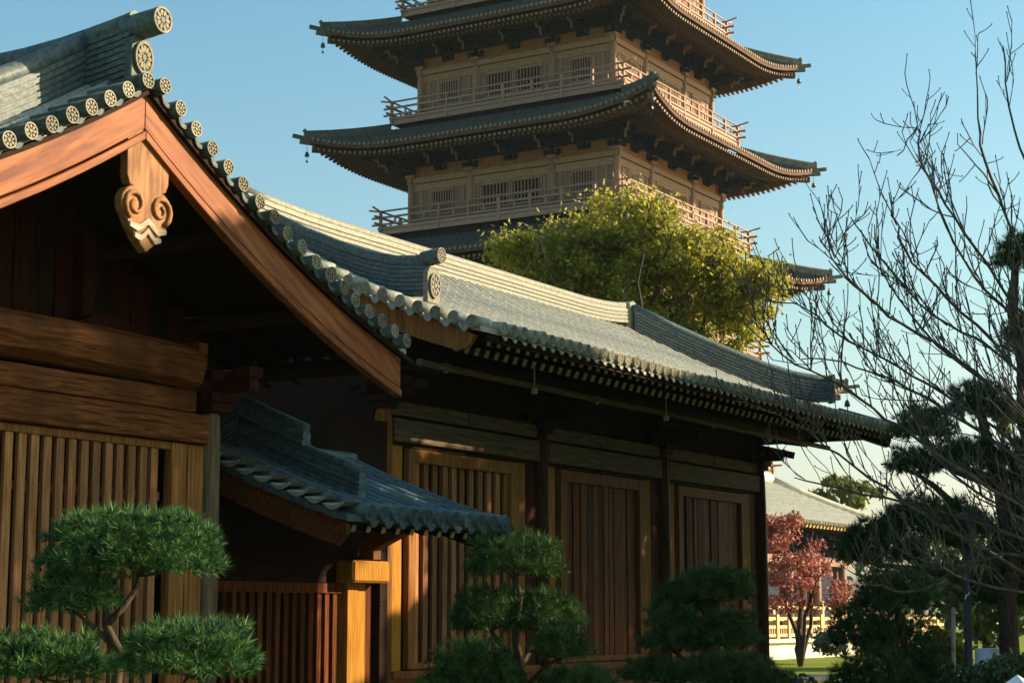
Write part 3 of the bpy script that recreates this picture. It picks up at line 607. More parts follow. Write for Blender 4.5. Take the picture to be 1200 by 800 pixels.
def winmesh(wd):
    f = MB().box(-wd/2-.09, wd/2+.09, -.07, .03, 1.05, 1.17).box(-wd/2-.09, wd/2+.09, -.07, .03, 2.40, 2.52).box(-wd/2-.09, -wd/2, -.068, .03, 1.17, 2.40).box(wd/2, wd/2+.09, -.068, .03, 1.17, 2.40).mesh('window_frame', 'pwood')
    bk = MB().box(-wd/2, wd/2, -.012, -.005, 1.17, 2.40).mesh('window_void', 'void')
    b = MB(); k = 8
    for i in range(k): x = -wd/2+wd*(i+.5)/k; b.box(x-.035, x+.035, -.06, -.015, 1.17, 2.40)
    b.box(-wd/2, wd/2, -.045, -.02, 1.72, 1.80)
    return f, bk, b.mesh('window_bars', 'pwood')
win_big = winmesh(1.75); win_small = winmesh(1.35)
jamb_me = face_box((-.06, .06, -.03, .06, .5, 2.55), nm='pagoda_jamb_strip')
def pbracket(corner=False):
    b = MB(); 
    for k, (o, z, L) in enumerate(((.0, 3.52, 1.0), (.5, 3.86, 1.3), (1.05, 4.18, 1.5))):
        b.box(-L/2, L/2, -o-.09, -o+.09, z, z+.17); b.box(-.09, .09, -o-.45, .2, z+.02, z+.18)
        for x in (-L/2+.1, 0, L/2-.1): b.box(x-.12, x+.12, -o-.12, -o+.12, z+.19, z+.31)
    for o, z in ((1.5, 4.02), (1.95, 4.32)):
        b.beam((0, .2, z+.75), (0, -o, z), .16, .2, 0); b.beam((0, -o, z), (0, -o-.32, z-.02), .12, .12, 1); b.beam((0, -o-.02, z-.05), (0, -o+.06, z-.38), .10, .10, 1, upv=(0, 1, 0))
    return b.mesh('pagoda_bracket', ['pdark', 'ppanel'])
br_me = pbracket()
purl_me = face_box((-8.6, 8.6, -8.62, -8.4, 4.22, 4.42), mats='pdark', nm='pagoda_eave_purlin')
# balcony
DK = 7.8
fasc_me = face_box((-DK, DK, -DK, -DK+.15, .02, .30), (-DK-.12, DK+.12, -DK-.06, -DK+.2, .305, .46), nm='balcony_fascia')
deck_me = face_box((-DK+.16, DK-.16, -DK+.16, DK-.16, .1, .4), nm='balcony_deck', mats='praf')
skirt_me = face_box((-7.3, 7.3, -7.3, 7.3, -.75, .099), nm='balcony_skirt', mats='pdark')
EX = DK+.75
rail_me = (MB().tube([(-EX, -DK+.02, 1.50), (-DK, -DK+.02, 1.36), (DK, -DK+.02, 1.36), (EX, -DK+.02, 1.50)], .055, 6)
           .box(-DK-.55, DK+.55, -DK-.03, -DK+.07, .95, 1.06).box(-DK-.55, DK+.55, -DK-.03, -DK+.07, .56, .66)).mesh('balcony_rail', 'pwood')
post_me = MB().box(-.075, .075, -.075, .075, .465, 1.30).mesh('balcony_post', 'pwood')
stub_me = MB().box(-.05, .05, -.04, .04, .66, .95).mesh('balcony_stub', 'pwood')
joint_me = MB().box(-.07, .07, -.03, .03, -.02, .47).mesh('fascia_joint', 'pwood')
hip_me = MB(); HP = [(EH-d, roofpt(EH-d, d)) for d in (3.0, 2.3, 1.6, .9, .35, 0, -.0)]
pts = [Vector((p[0], p[1], p[2]+.05)) for _, p in HP[:-1]]; dd = Vector((1, -1, 0)).normalized(); sd = Vector((1, 1, 0)).normalized()
pts.append(pts[-1]+dd*.12+Vector((0, 0, .16)))
hip_me.strip([p-sd*.13+Vector((0, 0, .20)) for p in pts], [p-sd*.13-Vector((0, 0, .45)) for p in pts], sd*.26); hip_me.tube([p+Vector((0, 0, .24)) for p in pts], .13, 6)
hip_me.beam(pts[-2]+Vector((0, 0, -.1)), pts[-2]+dd*.75+Vector((0, 0, .02)), .2, .2).beam(pts[-2]-dd*.5+Vector((0, 0, -.38)), pts[-2]+dd*.35+Vector((0, 0, -.30)), .22, .2)
hip_me = hip_me.mesh('pagoda_hip_ridge', 'ptile')
hb_me = MB().beam((6.6, -6.6, 4.7), (10.55, -10.55, 4.70), .3, .3).mesh('pagoda_hip_beam', 'praf')
for zi, z0 in enumerate(PZ):
    s = 1+(22.69-z0)*.0082; S = (s, s, 1); P0 = (PC[0], PC[1], z0)
    inst('balcony_deck', deck_me, pag, P0, scale=S); inst('balcony_skirt', skirt_me, pag, P0, scale=S)
    for q in range(4):
        A = q*PI/2; rt = (0, 0, A); c_, s_ = math.cos(A), math.sin(A)
        def at(a, o, z=0): return (PC[0]+s*(a*c_-o*s_), PC[1]+s*(a*s_+o*c_), z0+z)
        for nm, me in (('wall_panel', wall_me), ('architrave', arch_me), ('panel_beam', band_me), ('frieze', frieze_me), ('bracket_board', bboard_me), ('eave_purlin', purl_me), ('balcony_fascia', fasc_me), ('balcony_rail', rail_me), ('eave_fascia', fas_me), ('soffit', sof_me), ('hip_ridge', hip_me), ('hip_beam', hb_me)):
            inst(nm, me, pag, P0, rt, S)
        tag(inst('tile_rows', roof_me, pag, P0, rt, S), kind='stuff'); tag(inst('rafters', raf_me, pag, P0, rt, S), kind='stuff')
        for a in (-PW, -.4*PW, .4*PW):
            inst('column', col_me, pag, at(a, -PW), rt, S); inst('column_cap', cap_me, pag, at(a, -PW), rt, S)
            inst('bracket_set', br_me, pag, at(a, -PW), (0, 0, A-(PI/4 if a == -PW else 0)), S)
        for a in (-5.9, -5.3, -3.1, -2.35, -2.1, 2.1, 2.35, 3.1, 5.3, 5.9): inst('jamb_strip', jamb_me, pag, at(a, -PW), rt, S)
        for a in (-.7*PW, 0, .7*PW): inst('bracket_set', br_me, pag, at(a, -PW, .1), rt, (s*.8, s*.9, 1))
        for a, wm in ((-.7*PW+.1, win_small), (-1.0, win_big), (1.0, win_big), (.7*PW-.1, win_small)):
            fo = inst('window', wm[0], pag, at(a, -PW), rt, S)
            for nm, me in (('pane', wm[1]), ('window_bars', wm[2])):
                o = bpy.data.objects.new(nm, me); COL.objects.link(o); o.parent = fo
        for i in range(9):
            a = -DK+.03+i*(2*DK-.06)/8
            if i < 8: inst('balcony_post', post_me, pag, at(a, -DK+.02), rt, S); inst('balcony_stub', stub_me, pag, at(a+DK/8, -DK+.02), rt, S)
            if i % 2 == 0: inst('fascia_joint', joint_me, pag, at(a, -DK-.05), rt, S)
# podium and crown
part('podium', MB().box(PC[0]-8.2, PC[0]+8.2, PC[1]-8.2, PC[1]+8.2, .002, 8.88), 'stone', pag)
part('top_wall', MB().box(PC[0]-5.6, PC[0]+5.6, PC[1]-5.6, PC[1]+5.6, 40.5, 42.3), 'pwood', pag)
b = MB(); b.add([(PC[0]+x, PC[1]+y, 41.6) for x, y in ((-6.6, -6.6), (6.6, -6.6), (6.6, 6.6), (-6.6, 6.6))]+[(PC[0], PC[1], 46.5)], [(0, 1, 4), (1, 2, 4), (2, 3, 4), (3, 0, 4), (3, 2, 1, 0)]); part('top_roof', b, 'ptile', pag)
part('spire', MB().tube([(PC[0], PC[1], 46), (PC[0], PC[1], 47), (PC[0], PC[1], 47.6), (PC[0], PC[1], 55)], [.9, 1.0, .35, .06], 12), 'bronze', pag)
bell_me = MB().tube([(0, 0, .42), (0, 0, 0)], .02, 5).tube([(0, 0, 0), (0, 0, -.1), (0, 0, -.38)], [.07, .14, .19], 8).tube([(0, 0, -.38), (0, 0, -.72)], .015, 4).box(-.12, .12, -.01, .01, -.86, -.70).mesh('wind_bell', 'bronze')
for zi, nm in ((2, 'middle'), (3, 'upper'), (1, 'lowest')):
    s = 1+(22.69-PZ[zi])*.0082
    for (sx, sy), side in (((-1, 1), 'left'), ((1, -1), 'right'), ((-1, -1), 'near')):
        if zi == 1 and side != 'right': continue
        if zi == 3 and side == 'near': continue
        o = inst('wind_bell', bell_me, None, (PC[0]+sx*10.75*s, PC[1]+sy*10.75*s, PZ[zi]+4.55), scale=(.72, .72, .72))
        tag(o, f'small dark bell hanging from the {side} corner of the {nm} visible pagoda eave', 'wind bell', 'wind bells on the eaves')
tag(inst('wind_bell', bell_me, None, (XH-.95+.25, HE+.95-.25, zH(.9)+.30), scale=(.35, .35, .35)), 'tiny bell under the hip end of the long hall roof', 'wind bell', 'wind bells on the eaves')

# ================================================================== FAR HALL, balustrade
FE, FXR = 30.2, 89.0
zF = lambda t: 5.75+.36*t+.02*t*t
fh = thing('far_hall', 'distant low hall with pale sunlit tiled roof behind the red maple', 'hall', (76, FE+2, 0))
FD = 5.2
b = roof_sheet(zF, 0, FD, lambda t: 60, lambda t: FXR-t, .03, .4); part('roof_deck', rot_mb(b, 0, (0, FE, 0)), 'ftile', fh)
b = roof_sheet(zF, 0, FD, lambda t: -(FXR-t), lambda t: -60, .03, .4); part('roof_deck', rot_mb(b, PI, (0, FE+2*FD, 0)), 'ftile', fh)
b = roof_sheet(zF, 0, FD, lambda t: FE+t, lambda t: FE+2*FD-t, .03, .4); part('roof_deck', rot_mb(b, PI/2, (FXR, 0, 0)), 'ftile', fh)
frow = tile_row('far_tile_row', (zF, 0, FD-.1), .09, .6, 5, 'ftile'); i = 0; x = 60.2
etf = eave_tile('far_eave_tile', .095, .2, 6, 8)
while x < FXR-.2:
    lim = min(FD-.1, FXR-x-.05); inst('tile_row', frow if lim > FD-.2 else tile_row('far_hip_row', (zF, 0, max(.3, lim)), .09, .6, 5, 'ftile'), fh, (x, FE, 0))
    inst('eave_tile', etf, fh, (x, FE-.06, zF(0)), (0, 0, 0)); x += .32
frf = MB().beam((0, .1, zF(.1)-.22), (0, 2.2, zF(2.2)-.24), .15, .15, 0, endmi=1).mesh('far_rafter', ['gold', 'gold'])
x = 60.3
while x < FXR-.5: inst('rafter', frf, fh, (x, FE, 0)); x += .42
part('ridge_cap', MB().tube([(60, FE+FD, zF(FD)+.15), (FXR-FD, FE+FD, zF(FD)+.15)], .28, 8), 'ftile', fh)
part('hip_ridge', MB().tube([(FXR-q, FE+q, zF(q)+.12+(.25 if q < .1 else 0)) for q in (FD, 4, 3, 2, 1, 0)], .2, 8), 'ftile', fh)
part('soffit_board', MB().box(60, FXR-.4, FE+.2, FE+2.3, zF(0)-.14, zF(0)-.10), 'praf', fh)
for x in np.arange(62, 87, 3.4):
    part('column', MB().tube([(x, FE+2.3, .9), (x, FE+2.3, 4.4)], .2, 10), 'ppanel', fh)
    for dx in (0, 1.7): 
        b = MB(); 
        for o, z in ((0, 4.5), (-.5, 4.85), (-1.0, 5.15)): b.box(x+dx-.6, x+dx+.6, FE+2.2+o, FE+2.4+o, z, z+.2).box(x+dx-.1, x+dx+.1, FE+1.9+o, FE+2.6, z-.01, z+.18)
        part('bracket_set', b, 'pdark', fh)
part('bracket_board', MB().box(60, 87.1, FE+2.42, FE+2.58, 4.42, 5.7), 'pdark', fh)  # dark panel added to deepen shade between the brackets
part('architrave', MB().box(60, 87.2, FE+2.2, FE+2.4, 4.0, 4.4), 'ppanel', fh)
part('wall', MB().box(60, 87, FE+2.6, FE+2.8, .9, 5.6), 'fwall', fh)
for x in np.arange(63, 86, 3.4): part('window', MB().box(x, x+1.6, FE+2.52, FE+2.59, 1.6, 3.6), 'pdark', fh)
part('end_wall', MB().box(86.8, 87, FE+2.8, FE+7.8, .9, 5.6), 'pfrieze', fh)
part('back_wall', MB().box(60, 86.8, FE+7.6, FE+7.8, .9, 5.6), 'pfrieze', fh)
ter = thing('stone_terrace', 'pale stone terrace with ochre balustrade in front of the distant hall', 'terrace', (75, 29, 0))
part('platform', MB().box(58, 88, 28.0, 42, .003, .62), 'stone', ter)
part('platform_edge', MB().box(57.8, 88.2, 27.8, 28.3, .623, .78), 'stone', ter, bevel=.03)
for x in np.arange(60, 88, 1.15): part('baluster_post', MB().box(x-.11, x+.11, 28.0, 28.2, .783, 1.72), 'gold', ter)
for a, c in ((.86, .98), (1.18, 1.30), (1.5, 1.62)): part('rail', MB().box(60, 88, 28.05, 28.15, a, c), 'gold', ter)
for x in np.arange(60, 88, .23): part('baluster', MB().box(x-.03, x+.03, 28.07, 28.13, .982, 1.178), 'gold', ter)
for a, c in ((1.45, 1.57), (1.95, 2.07)): part('back_rail', MB().box(60, 84, 30.6, 30.7, a, c), 'gold', ter)
for x in np.arange(60, 84, 1.4): part('back_post', MB().box(x-.1, x+.1, 30.56, 30.74, .63, 2.3), 'gold', ter)

# ================================================================== VEGETATION
def nrm(a): return a/np.maximum(np.linalg.norm(a, axis=1, keepdims=True), 1e-6)
def leaf_mesh(name, C, size, m, aspect=.55, flat=0.):
    n = len(C); N = nrm(RNG.normal(size=(n, 3))+np.array([0, 0, flat])); A = nrm(np.cross(N, RNG.normal(size=(n, 3)))); B = np.cross(N, A)
    s = (size*(.6+.8*RNG.random(n)))[:, None]; A = A*s; B = B*s*aspect
    v = np.stack([C-A, C-B*.9+N*s*.12, C+A, C+B*.9+N*s*.12], 1).reshape(-1, 3)
    return fast_mesh(name, v, np.arange(4*n).reshape(n, 4), m)
def blob(n, c, r, shell=.55, bottom=-.6):
    d = nrm(RNG.normal(size=(n*2, 3))); d = d[d[:, 2] > bottom][:n]; k = len(d)
    rad = 1-shell*RNG.random(k)**1.6
    lump = 1+.13*np.sin(d[:, 0]*5+c[0]*3)*np.cos(d[:, 1]*6+c[1])+.1*np.sin(d[:, 2]*7+c[2]*2)
    return np.array(c)+d*np.array(r)*(rad*lump)[:, None], d
def clump_cloud(ctr, rad, nclump, per, csize, seed, filt=None):
    rg = np.random.default_rng(seed); out = []
    for i in range(nclump):
        d = rg.normal(size=3); d /= np.linalg.norm(d); 
        c = np.array(ctr)+d*np.array(rad)*(.35+.6*rg.random()**.6)
        if filt is not None and not filt(c): continue
        p, _ = blob(per, c, np.array([csize, csize, csize*.75])*(.7+.6*rg.random()), .7, -.9); out.append(p)
    return np.concatenate(out)
def needle_mesh(name, C, D, L, wd, per, m, spread=.75):
    n = len(C); d = nrm(np.repeat(D, per, 0)*.75+nrm(RNG.normal(size=(n*per, 3)))*spread); c = np.repeat(C, per, 0); L = L*np.repeat(.7+.6*RNG.random(n), per)
    s = nrm(np.cross(d, RNG.normal(size=d.shape))); l = (L*(.65+.6*RNG.random(n*per)))[:, None]
    v = np.stack([c-s*wd, c+s*wd, c+d*l+np.array([0, 0, .1])*l], 1).reshape(-1, 3)
    return fast_mesh(name, v, np.arange(3*n*per).reshape(-1, 3), m)
FWD = np.array([math.cos(HEAD), math.sin(HEAD)]); RGT = np.array([FWD[1], -FWD[0]])
def spot(lat, dist, z=0.): p = FWD*dist+RGT*lat; return (p[0], p[1], z)     # metres right of and ahead of the viewer
def limb(b, p, q, r0, r1, n=5, sag=.06, k=6):
    p = np.array(p, float); q = np.array(q, float); L = np.linalg.norm(q-p); o = RNG.normal(size=3)*sag*L
    pts = [p+(q-p)*t+o*math.sin(PI*t)+RNG.normal(size=3)*.015*L*(0 < t < 1) for t in fr(0, 1, n)]
    b.tube(pts, fr(r0, r1, n), k); return pts
def cloud_pine(base, pads, label, dens=1., L=.1, m='pine', name='cloud_pine', trunk=.08, group=None):
    t = thing(name, label, 'pine', base, group)
    zs = max(p[0][2] for p in pads); b = MB(); top = np.mean([p[0] for p in pads if p[0][2] > zs-.3], axis=0)
    tp = limb(b, base, (top[0], top[1], top[2]-.05), trunk, trunk*.4, 8, .05, 8); part('trunk', b, 'bark', t)
    for c, r in pads:
        c = np.array(c); r = np.array(r); st = tp[min(7, max(2, int(8*(c[2]-.3)/max(top[2], .1))))]
        b = MB(); limb(b, st, c-np.array([0, 0, r[2]*.35]), trunk*.5, trunk*.2, 4, .08)
        for _ in range(5): 
            e = c+RNG.normal(size=3)*r*np.array([.45, .45, .15]); limb(b, c-np.array([0, 0, r[2]*.4]), e, trunk*.2, trunk*.07, 3, .1, 5)
        part('branch', b, 'bark', t)
        n = int(dens*(r[0]*(r[1]+r[2])*3.6)/(L*L)*2.3)+60; P, D = blob(n, c, r*.96, .6, -.6)
        P[:, 2] = np.where(P[:, 2] < c[2], c[2]+(P[:, 2]-c[2])*.45, P[:, 2]); P += RNG.normal(size=P.shape)*L*.3
        D = nrm(D+np.array([0, 0, .6])+RNG.normal(size=D.shape)*.35)
        part('needle_pad', needle_mesh('pine_needle_pad', P-np.array(base), D, L, L*.045, 24, m), None, t, kind=None)
    return t
def px_pad(x, y, rx, ry, d, dz=0):      # pad sizes noted as image measures at a distance d
    s = d/2150; lat = (x-600)*s; up = (720-y)*s
    p = spot(lat, d*1.0, EYE+up); return (p, (rx*s, rx*s*.85, ry*s))
# three shaped pines along the front of the halls
d = 10.5; cloud_pine(spot(-2.25, d, 0), [px_pad(165, 652, 116, 56, d), px_pad(92, 702, 56, 38, d-.2), px_pad(55, 778, 82, 36, d-.5), px_pad(228, 772, 92, 44, d-.7)],
    'blue-green shaped pine with layered needle pads in front of the slatted screen', 1.3, .066, trunk=.05)
d = 15.; cloud_pine(spot(-.05, d, 0), [px_pad(602, 662, 62, 40, d), px_pad(574, 724, 50, 38, d), px_pad(632, 724, 54, 36, d+.2), px_pad(656, 758, 36, 30, d-.3), px_pad(556, 792, 66, 42, d-.4), px_pad(676, 800, 46, 18, d-.5)],
    'dark shaped pine with stacked pads below the right end of the gate canopy', 1.3, .072, m='pine2', trunk=.06)
d = 20.5; cloud_pine(spot(2.1, d, 0), [px_pad(838, 692, 52, 27, d), px_pad(800, 706, 40, 24, d+.2), px_pad(788, 748, 44, 38, d-.3), px_pad(850, 746, 40, 34, d-.3), px_pad(765, 788, 46, 18, d-.5), px_pad(850, 790, 70, 24, d-.6), px_pad(905, 804, 30, 14, d-.6)],
    'dark rounded pine in front of the third plank door of the long hall', 1.3, .085, m='pine2', trunk=.08)
d = 24.; cloud_pine(spot(4.9, d, 0), [px_pad(1045, 702, 56, 38, d), px_pad(1004, 744, 42, 36, d), px_pad(1050, 760, 52, 40, d+.3), px_pad(1015, 800, 56, 42, d-.5), px_pad(1078, 790, 34, 30, d)],
    'dark bushy shaped pine right of the lawn and left of the black lamp post', 1.3, .11, m='pine2', trunk=.1)
d = 31.; cloud_pine(spot(7.95, d, 0), [px_pad(1030, 648, 58, 42, d+1), px_pad(1075, 610, 44, 30, d+.5), px_pad(1118, 622, 52, 34, d-.5), px_pad(1085, 505, 40, 26, d), px_pad(1072, 548, 34, 20, d), px_pad(1152, 478, 42, 30, d), px_pad(1135, 540, 44, 24, d), px_pad(1185, 560, 40, 36, d), px_pad(1195, 640, 42, 50, d), px_pad(1170, 700, 40, 34, d)],
    'large old pine with dark spreading pads and whitewashed trunk at right', 1.4, .14, m='pine2', trunk=.2)
d = 30.; cloud_pine(spot(9.6, d, 0), [px_pad(1200, 302, 26, 30, d-1), px_pad(1212, 400, 34, 36, d), px_pad(1240, 520, 50, 60, d), px_pad(1250, 620, 60, 60, d)],
    'tall pine at the right edge of the view, behind the bare twigs', 1.4, .14, m='pine2', trunk=.16)
b = MB().tube([spot(7.93, 30.99, 0.01), spot(7.93, 30.99, 1.15)], [.235, .215], 12)
tr = [o for o in bpy.data.objects if o.name.startswith('cloud_pine')][-1]
for o in bpy.data.objects:
    if o.name.startswith('cloud_pine') and o.type == 'EMPTY' and 'large old' in o['label']: part('whitewash_band', b, 'white', o)

# camphor tree behind the long hall
cb = spot(3.0, 49.0, 0); cam_t = thing('camphor_tree', 'leafy yellow-green tree rising behind the long hall in front of the pagoda', 'tree', cb)
C0 = np.array([*spot(3.15, 48.5)[:2], 0]); b = MB(); tops = []
tk = limb(b, cb, (C0[0], C0[1], 7.5), .3, .2, 6, .02, 10); part('trunk', b, 'bark', cam_t)
b = MB()
for i in range(16):
    a = RNG.random()*2*PI; r = 1.5+1.8*RNG.random(); limb(b, (C0[0], C0[1], 5.5+2*RNG.random()), (C0[0]+r*math.cos(a), C0[1]+r*math.sin(a), 8.3+3.6*RNG.random()), .10, .02, 6, .08)
part('limbs', b, 'bark', cam_t)
Cs = []
for (px, py, rx, ry, dz, sd) in ((735, 262, 62, 42, 0, 1), (672, 290, 62, 44, .4, 2), (602, 284, 26, 24, .3, 3), (635, 330, 60, 46, .6, 4), (800, 300, 62, 46, -.2, 5), (740, 335, 80, 55, .2, 6), (860, 330, 48, 32, -.2, 7), (905, 330, 30, 20, 0, 8), (830, 375, 66, 42, .3, 9), (760, 390, 60, 40, 0, 10), (700, 385, 60, 40, .3, 12), (880, 372, 30, 26, 0, 11), (780, 420, 70, 30, .2, 13), (655, 340, 40, 30, .4, 14), (720, 400, 60, 34, .4, 15), (690, 300, 50, 40, .2, 16)):
    s = 48.5/2150; p = spot((px-600)*s, 48.5+dz*2, EYE+(720-py)*s); n = max(6, int(rx*ry/52))
    Cs.append(clump_cloud(p, (rx*s, rx*s*1.1, ry*s), n, 112, .36, sd))
Cs = np.concatenate(Cs); Cs = Cs+RNG.normal(size=Cs.shape)*np.where(RNG.random((len(Cs), 1)) < .3, .22, .05)
part('crown', leaf_mesh('camphor_crown', Cs-np.array(cb), .072, 'camphor'), None, cam_t)

# bare branched tree at right
bb = spot(5.5, 14.0, 0); bt = thing('bare_tree', 'leafless tree with a dense spray of thin dark twigs at right', 'tree', bb)
b = MB(); hub = limb(b, bb, spot(5.2, 14.0, 2.0), .16, .11, 5, .03, 10); part('trunk', b, 'twig', bt)
def PX(x, y, d): s = d/2150; return np.array(spot((x-600)*s, d, EYE+(720-y)*s))
limbs = [[(1330, 720), (1230, 690), (1140, 640), (1060, 590), (985, 535), (930, 495), (865, 468)],
 [(1330, 700), (1230, 620), (1140, 560), (1060, 505), (990, 455), (920, 415), (885, 372)],
 [(1320, 680), (1240, 570), (1150, 490), (1075, 440), (1000, 400), (950, 360), (905, 352)],
 [(1310, 660), (1230, 520), (1150, 440), (1080, 390), (1020, 345), (985, 300), (967, 275)],
 [(1310, 640), (1230, 480), (1150, 380), (1090, 320), (1060, 260), (1052, 220)],
 [(1300, 620), (1240, 430), (1180, 330), (1130, 250), (1095, 190), (1088, 140), (1064, 175)],
 [(1300, 600), (1250, 400), (1200, 270), (1170, 180), (1162, 110), (1162, 45)],
 [(1310, 580), (1270, 380), (1235, 240), (1205, 140), (1196, 40)],
 [(1330, 690), (1240, 650), (1130, 610), (1010, 580), (930, 560)],
 [(1330, 705), (1250, 600), (1180, 530), (1090, 470), (1010, 430), (940, 420)],
 [(1320, 640), (1260, 500), (1170, 410), (1100, 370), (1040, 300), (1005, 250)],
 [(1300, 600), (1260, 460), (1200, 380), (1150, 320), (1110, 240), (1105, 180)],
 [(1330, 720), (1240, 700), (1160, 690), (1100, 668), (1040, 640)],
 [(1330, 700), (1240, 640), (1180, 600), (1120, 560), (1070, 500), (1045, 430)],
 [(1320, 650), (1255, 545), (1190, 470), (1120, 420), (1060, 350), (1028, 300)],
 [(1330, 700), (1250, 660), (1150, 655), (1080, 690), (1030, 690), (1000, 672)]]
for li, L in enumerate(limbs):
    dd_ = 13.3+1.6*RNG.random(); b = MB(); P = [np.array(hub[-1])]+[PX(x, y, dd_+.35*math.sin(i*1.7+li)) for i, (x, y) in enumerate(L)]
    # smooth polyline
    Q = [];
    for i in range(len(P)-1):
        p0, p1, p2, p3 = P[max(0, i-1)], P[i], P[i+1], P[min(len(P)-1, i+2)]
        for t in (0, .25, .5, .75): Q.append(.5*((2*p1)+(-p0+p2)*t+(2*p0-5*p1+4*p2-p3)*t*t+(-p0+3*p1-3*p2+p3)*t**3))
    Q.append(P[-1]); m_ = len(Q); r0 = .0155; rad = [r0*(1-i/m_)**.9+.0036 for i in range(m_)]; b.tube([q+RNG.normal(size=3)*.009 for q in Q], [q*(.85+.35*RNG.random()) for q in rad], 6)
    for i in range(5, m_-1):
        for rep in range(3):
            if RNG.random() < (.66 if Q[i][2] < 4.5 else .22):
                d0 = Q[i+1]-Q[i]; d0 /= np.linalg.norm(d0); sde = RNG.normal(size=3); dr = d0*.9+sde*.5+np.array([0, 0, .55+.4*RNG.random()]); dr /= np.linalg.norm(dr)
                ln = (.26+.62*RNG.random())*(1-.3*i/m_); p = Q[i]; pts = [p]; sub = []
                for j in range(5):
                    dr = dr+np.array([0, 0, .11])+RNG.normal(size=3)*.12; dr /= np.linalg.norm(dr); p = p+dr*ln/5; pts.append(p); sub.append((p, dr.copy()))
                rr = min(rad[i]*.6, .006); b.tube(pts, [q*(.8+.5*RNG.random()) for q in fr(rr, .0036, 5)], 4)
                for p, dr in sub[0:5]:
                    if RNG.random() < .6:
                        e = dr*.7+RNG.normal(size=3)*.5+np.array([0, 0, .35]); e /= np.linalg.norm(e); l2 = .04+.15*RNG.random(); b.tube([p, p+e*l2*.5, p+e*l2*.9+np.array([0, 0, .01]), p+e*l2+np.array([0, 0, .02])], [.0045, .0036, .0036, .0055], 4)
    part('branch', b, 'twig', bt)

# red maple
mb_ = spot(9.6, 62, 0); mp_ = thing('red_maple', 'red-leaved maple glowing in the sun beside the end column', 'tree', mb_); b = MB()
for i in range(7): limb(b, mb_, (mb_[0]+RNG.normal()*1.2, mb_[1]+RNG.normal()*1.2, 2+2.6*RNG.random()), .08, .02, 6, .06)
part('trunk', b, 'bark', mp_); Cs = []
s = 62/2150
for px, py, rx, ry, n in ((912, 622, 30, 30, 20), (938, 660, 40, 30, 18), (915, 680, 36, 30, 14), (955, 695, 44, 18, 9), (985, 706, 26, 14, 6), (918, 708, 34, 14, 5)): Cs.append(clump_cloud(spot((px-600)*s, 62, EYE+(720-py)*s), (rx*s, rx*s, ry*s), n, 70, .34, px))
part('crown', leaf_mesh('maple_crown', np.concatenate(Cs)-np.array(mb_), .07, 'maple'), None, mp_)

# trees and shrubs of the garden
def leafy(name, label, cat, px, py, rx, ry, d, m, size, per, n, trunk=True, group=None, seed=1):
    s = d/2150; base = spot((px-600)*s, d, 0); t = thing(name, label, cat, base, group)
    if trunk: b = MB(); limb(b, base, (base[0], base[1], EYE+(720-py)*s), .16, .08, 5, .02, 8); part('trunk', b, 'bark', t)
    C = clump_cloud((base[0], base[1], EYE+(720-py)*s), (rx*s, rx*s, ry*s), n, per, max(.22, min(rx, ry)*s*.42), seed); C = C[C[:, 2] > .02]
    part('crown', leaf_mesh(name+'_crown', C-np.array(base), size, m), None, t); return t
leafy('broadleaf_tree', 'green trees showing above the distant hall roof', 'tree', 985, 585, 48, 22, 130, 'hedge', .3, 60, 30, seed=4)
leafy('broadleaf_tree', 'dense green tree behind the whitewashed pine trunk', 'tree', 1150, 690, 75, 62, 60, 'evergreen', .16, 80, 60, seed=5)
leafy('broadleaf_tree', 'sunlit olive tree seen between the pine pads', 'tree', 1105, 660, 40, 36, 66, 'hedge', .14, 80, 40, seed=6)
leafy('broadleaf_tree', 'small patch of sunlit yellow foliage behind the bare twigs at right', 'tree', 1182, 492, 24, 20, 62, 'hedge', .12, 60, 14, seed=15)
leafy('broadleaf_tree', 'dark green tree filling the right edge behind the lamp post', 'tree', 1215, 640, 50, 90, 52, 'evergreen', .14, 90, 70, seed=16)
leafy('clipped_shrub', 'yellow-green sunlit shrub sloping behind the bushy pine', 'shrub', 1098, 768, 26, 36, 33, 'hedge', .05, 120, 30, False, seed=7)
leafy('clipped_shrub', 'round clipped bush at the lower right corner', 'shrub', 1180, 800, 40, 32, 22, 'evergreen', .04, 160, 40, False, seed=8)
leafy('clipped_shrub', 'low clipped bush beside the black lamp post', 'shrub', 1130, 812, 34, 30, 23, 'evergreen', .04, 160, 36, False, seed=9)
leafy('clipped_shrub', 'small grey-green shrub at the edge of the sunlit lawn', 'shrub', 966, 752, 20, 16, 50, 'shrub', .08, 60, 16, False, seed=10)
leafy('clipped_shrub', 'low dark shrub at the foot of the end column', 'shrub', 930, 815, 34, 14, 26, 'evergreen', .05, 120, 24, False, seed=13)

# far woods beyond the garden, one mass
P = np.concatenate([blob(60, (*spot(20+2.6*k+RNG.normal()*2, 170+RNG.normal()*9)[:2], 3.2+RNG.random()*2), (3.6, 3.6, 3.6), .6, -.9)[0] for k in range(70)])
tag(part('distant_woods', leaf_mesh('distant_woods', P, .55, 'evergreen'), None), kind='stuff')

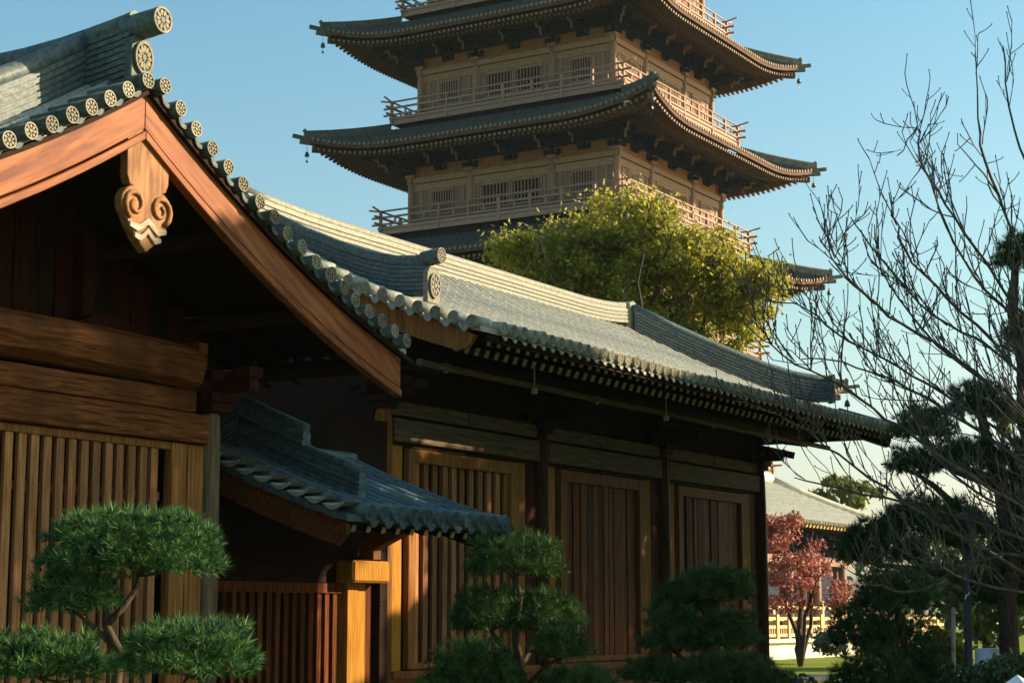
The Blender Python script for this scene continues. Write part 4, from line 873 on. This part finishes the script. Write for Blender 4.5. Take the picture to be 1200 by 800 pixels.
# lamp post, stake, garden lantern
lp = spot((1128-600)*28/2150, 28, 0); t = thing('lamp_post', 'slim black lamp post in front of the pine trunk', 'lamp post', lp)
part('pole', MB().tube([(lp[0], lp[1], 0), (lp[0], lp[1], .5), (lp[0], lp[1], .55), (lp[0], lp[1], 2.75)], [.09, .085, .06, .05], 12), 'black', t)
part('lamp_head', MB().tube([(lp[0], lp[1], 2.75), (lp[0], lp[1], 2.8), (lp[0], lp[1], 3.1), (lp[0], lp[1], 3.14), (lp[0], lp[1], 3.24)], [.06, .12, .15, .19, .04], 10), 'black', t)
s = 29/2150; p0 = spot((1110-600)*s, 29, EYE-50*s); p1 = spot((1119-600)*s, 29.4, EYE+8*s)
tag(part('support_stake', MB().tube([(p0[0], p0[1], 0), p0, p1], .035, 8), 'pale'), 'pale leaning stake beside the pine trunk', 'stake')
gp = spot((1183-600)*12/2150, 12, 0); t = thing('garden_lantern', 'white pyramid-topped garden lantern at the lower right corner', 'lantern', gp); zt_ = EYE-68*12/2150
b = MB(); b.add([(gp[0]+.2*x, gp[1]+.2*y, zt_-.17) for x, y in ((-1, -1), (1, -1), (1, 1), (-1, 1))]+[(gp[0], gp[1], zt_)], [(0, 1, 4), (1, 2, 4), (2, 3, 4), (3, 0, 4), (3, 2, 1, 0)]); part('cap', b, 'white', t)
part('body', MB().box(gp[0]-.13, gp[0]+.13, gp[1]-.13, gp[1]+.13, zt_-.55, zt_-.172), 'white', t); part('post', MB().box(gp[0]-.07, gp[0]+.07, gp[1]-.07, gp[1]+.07, 0.002, zt_-.551), 'white', t)

# unseen evergreens on the right, their crowns shaped to shade the hall fronts
SH = np.array([SUN.x, SUN.y]); tanE = SUN.z/np.linalg.norm(SH); SH = SH/np.linalg.norm(SH); PR = np.array([-SH[1], SH[0]])
BU = [(10, 5.0), (16, 5.0), (18.1, 5.3), (19.2, 5.25), (20.5, 4.9), (22.5, 4.25), (24, 3.95), (25.8, 3.2), (26.6, 2.4), (28.5, 2.1), (30, 1.9), (33, 1.3), (36.5, .7), (44, .2)]
def keep(P):
    u_ = P[:, :2]@PR; h = P[:, 2]-(P[:, :2]@SH)*tanE
    B = np.interp(u_, [q[0] for q in BU], [q[1] for q in BU])
    gap = ((u_ > 22.95) & (u_ < 24.0) & (h > -.3) & (h < 1.5)) | ((u_ > 25.4) & (u_ < 26.9) & (h > .3) & (h < 2.0)) | ((u_ > 14.3) & (u_ < 14.95) & (h > .1) & (h < 1.3)) | ((u_ > 10.3) & (u_ < 11.3) & (h > 1.6) & (h < 2.8)) | ((u_ > 21.7) & (u_ < 22.45) & (h > 1.75) & (h < 2.25))  # gaps cut through the crowns to place the sun patches
    return (h < B) & ~gap
for i, (uu, D) in enumerate(((15, 18), (18.5, 18.5), (22, 18), (25.5, 19), (29, 20), (32.5, 22), (36, 24.5), (39, 27))):
    pos = SH*D+PR*uu; base = (pos[0], pos[1], 0); tp = np.interp(uu, [q[0] for q in BU], [q[1] for q in BU])+D*tanE+.3
    t = thing('shade_evergreen', 'unseen evergreen with its crown cut to shade the halls, '+('first', 'second', 'third', 'fourth', 'fifth', 'sixth', 'seventh', 'last')[i]+' of the row from the near end', 'tree', base, 'unseen shade evergreens')
    b = MB(); limb(b, base, (base[0], base[1], tp*.8), .22, .08, 6, .01, 8); part('trunk', b, 'bark', t)
    n = 12500 if i < 4 else 8000; P = np.array(base)+RNG.uniform(-1, 1, size=(n, 3))*np.array([2.6, 2.6, (tp-2.6)/2])+np.array([0, 0, (tp+2.6)/2])
    rr = np.hypot(P[:, 0]-base[0], P[:, 1]-base[1]); P = P[(rr < 2.6) & keep(P)]
    part('crown', leaf_mesh('evergreen_crown', P-np.array(base), .2, 'evergreen', .7), None, t)
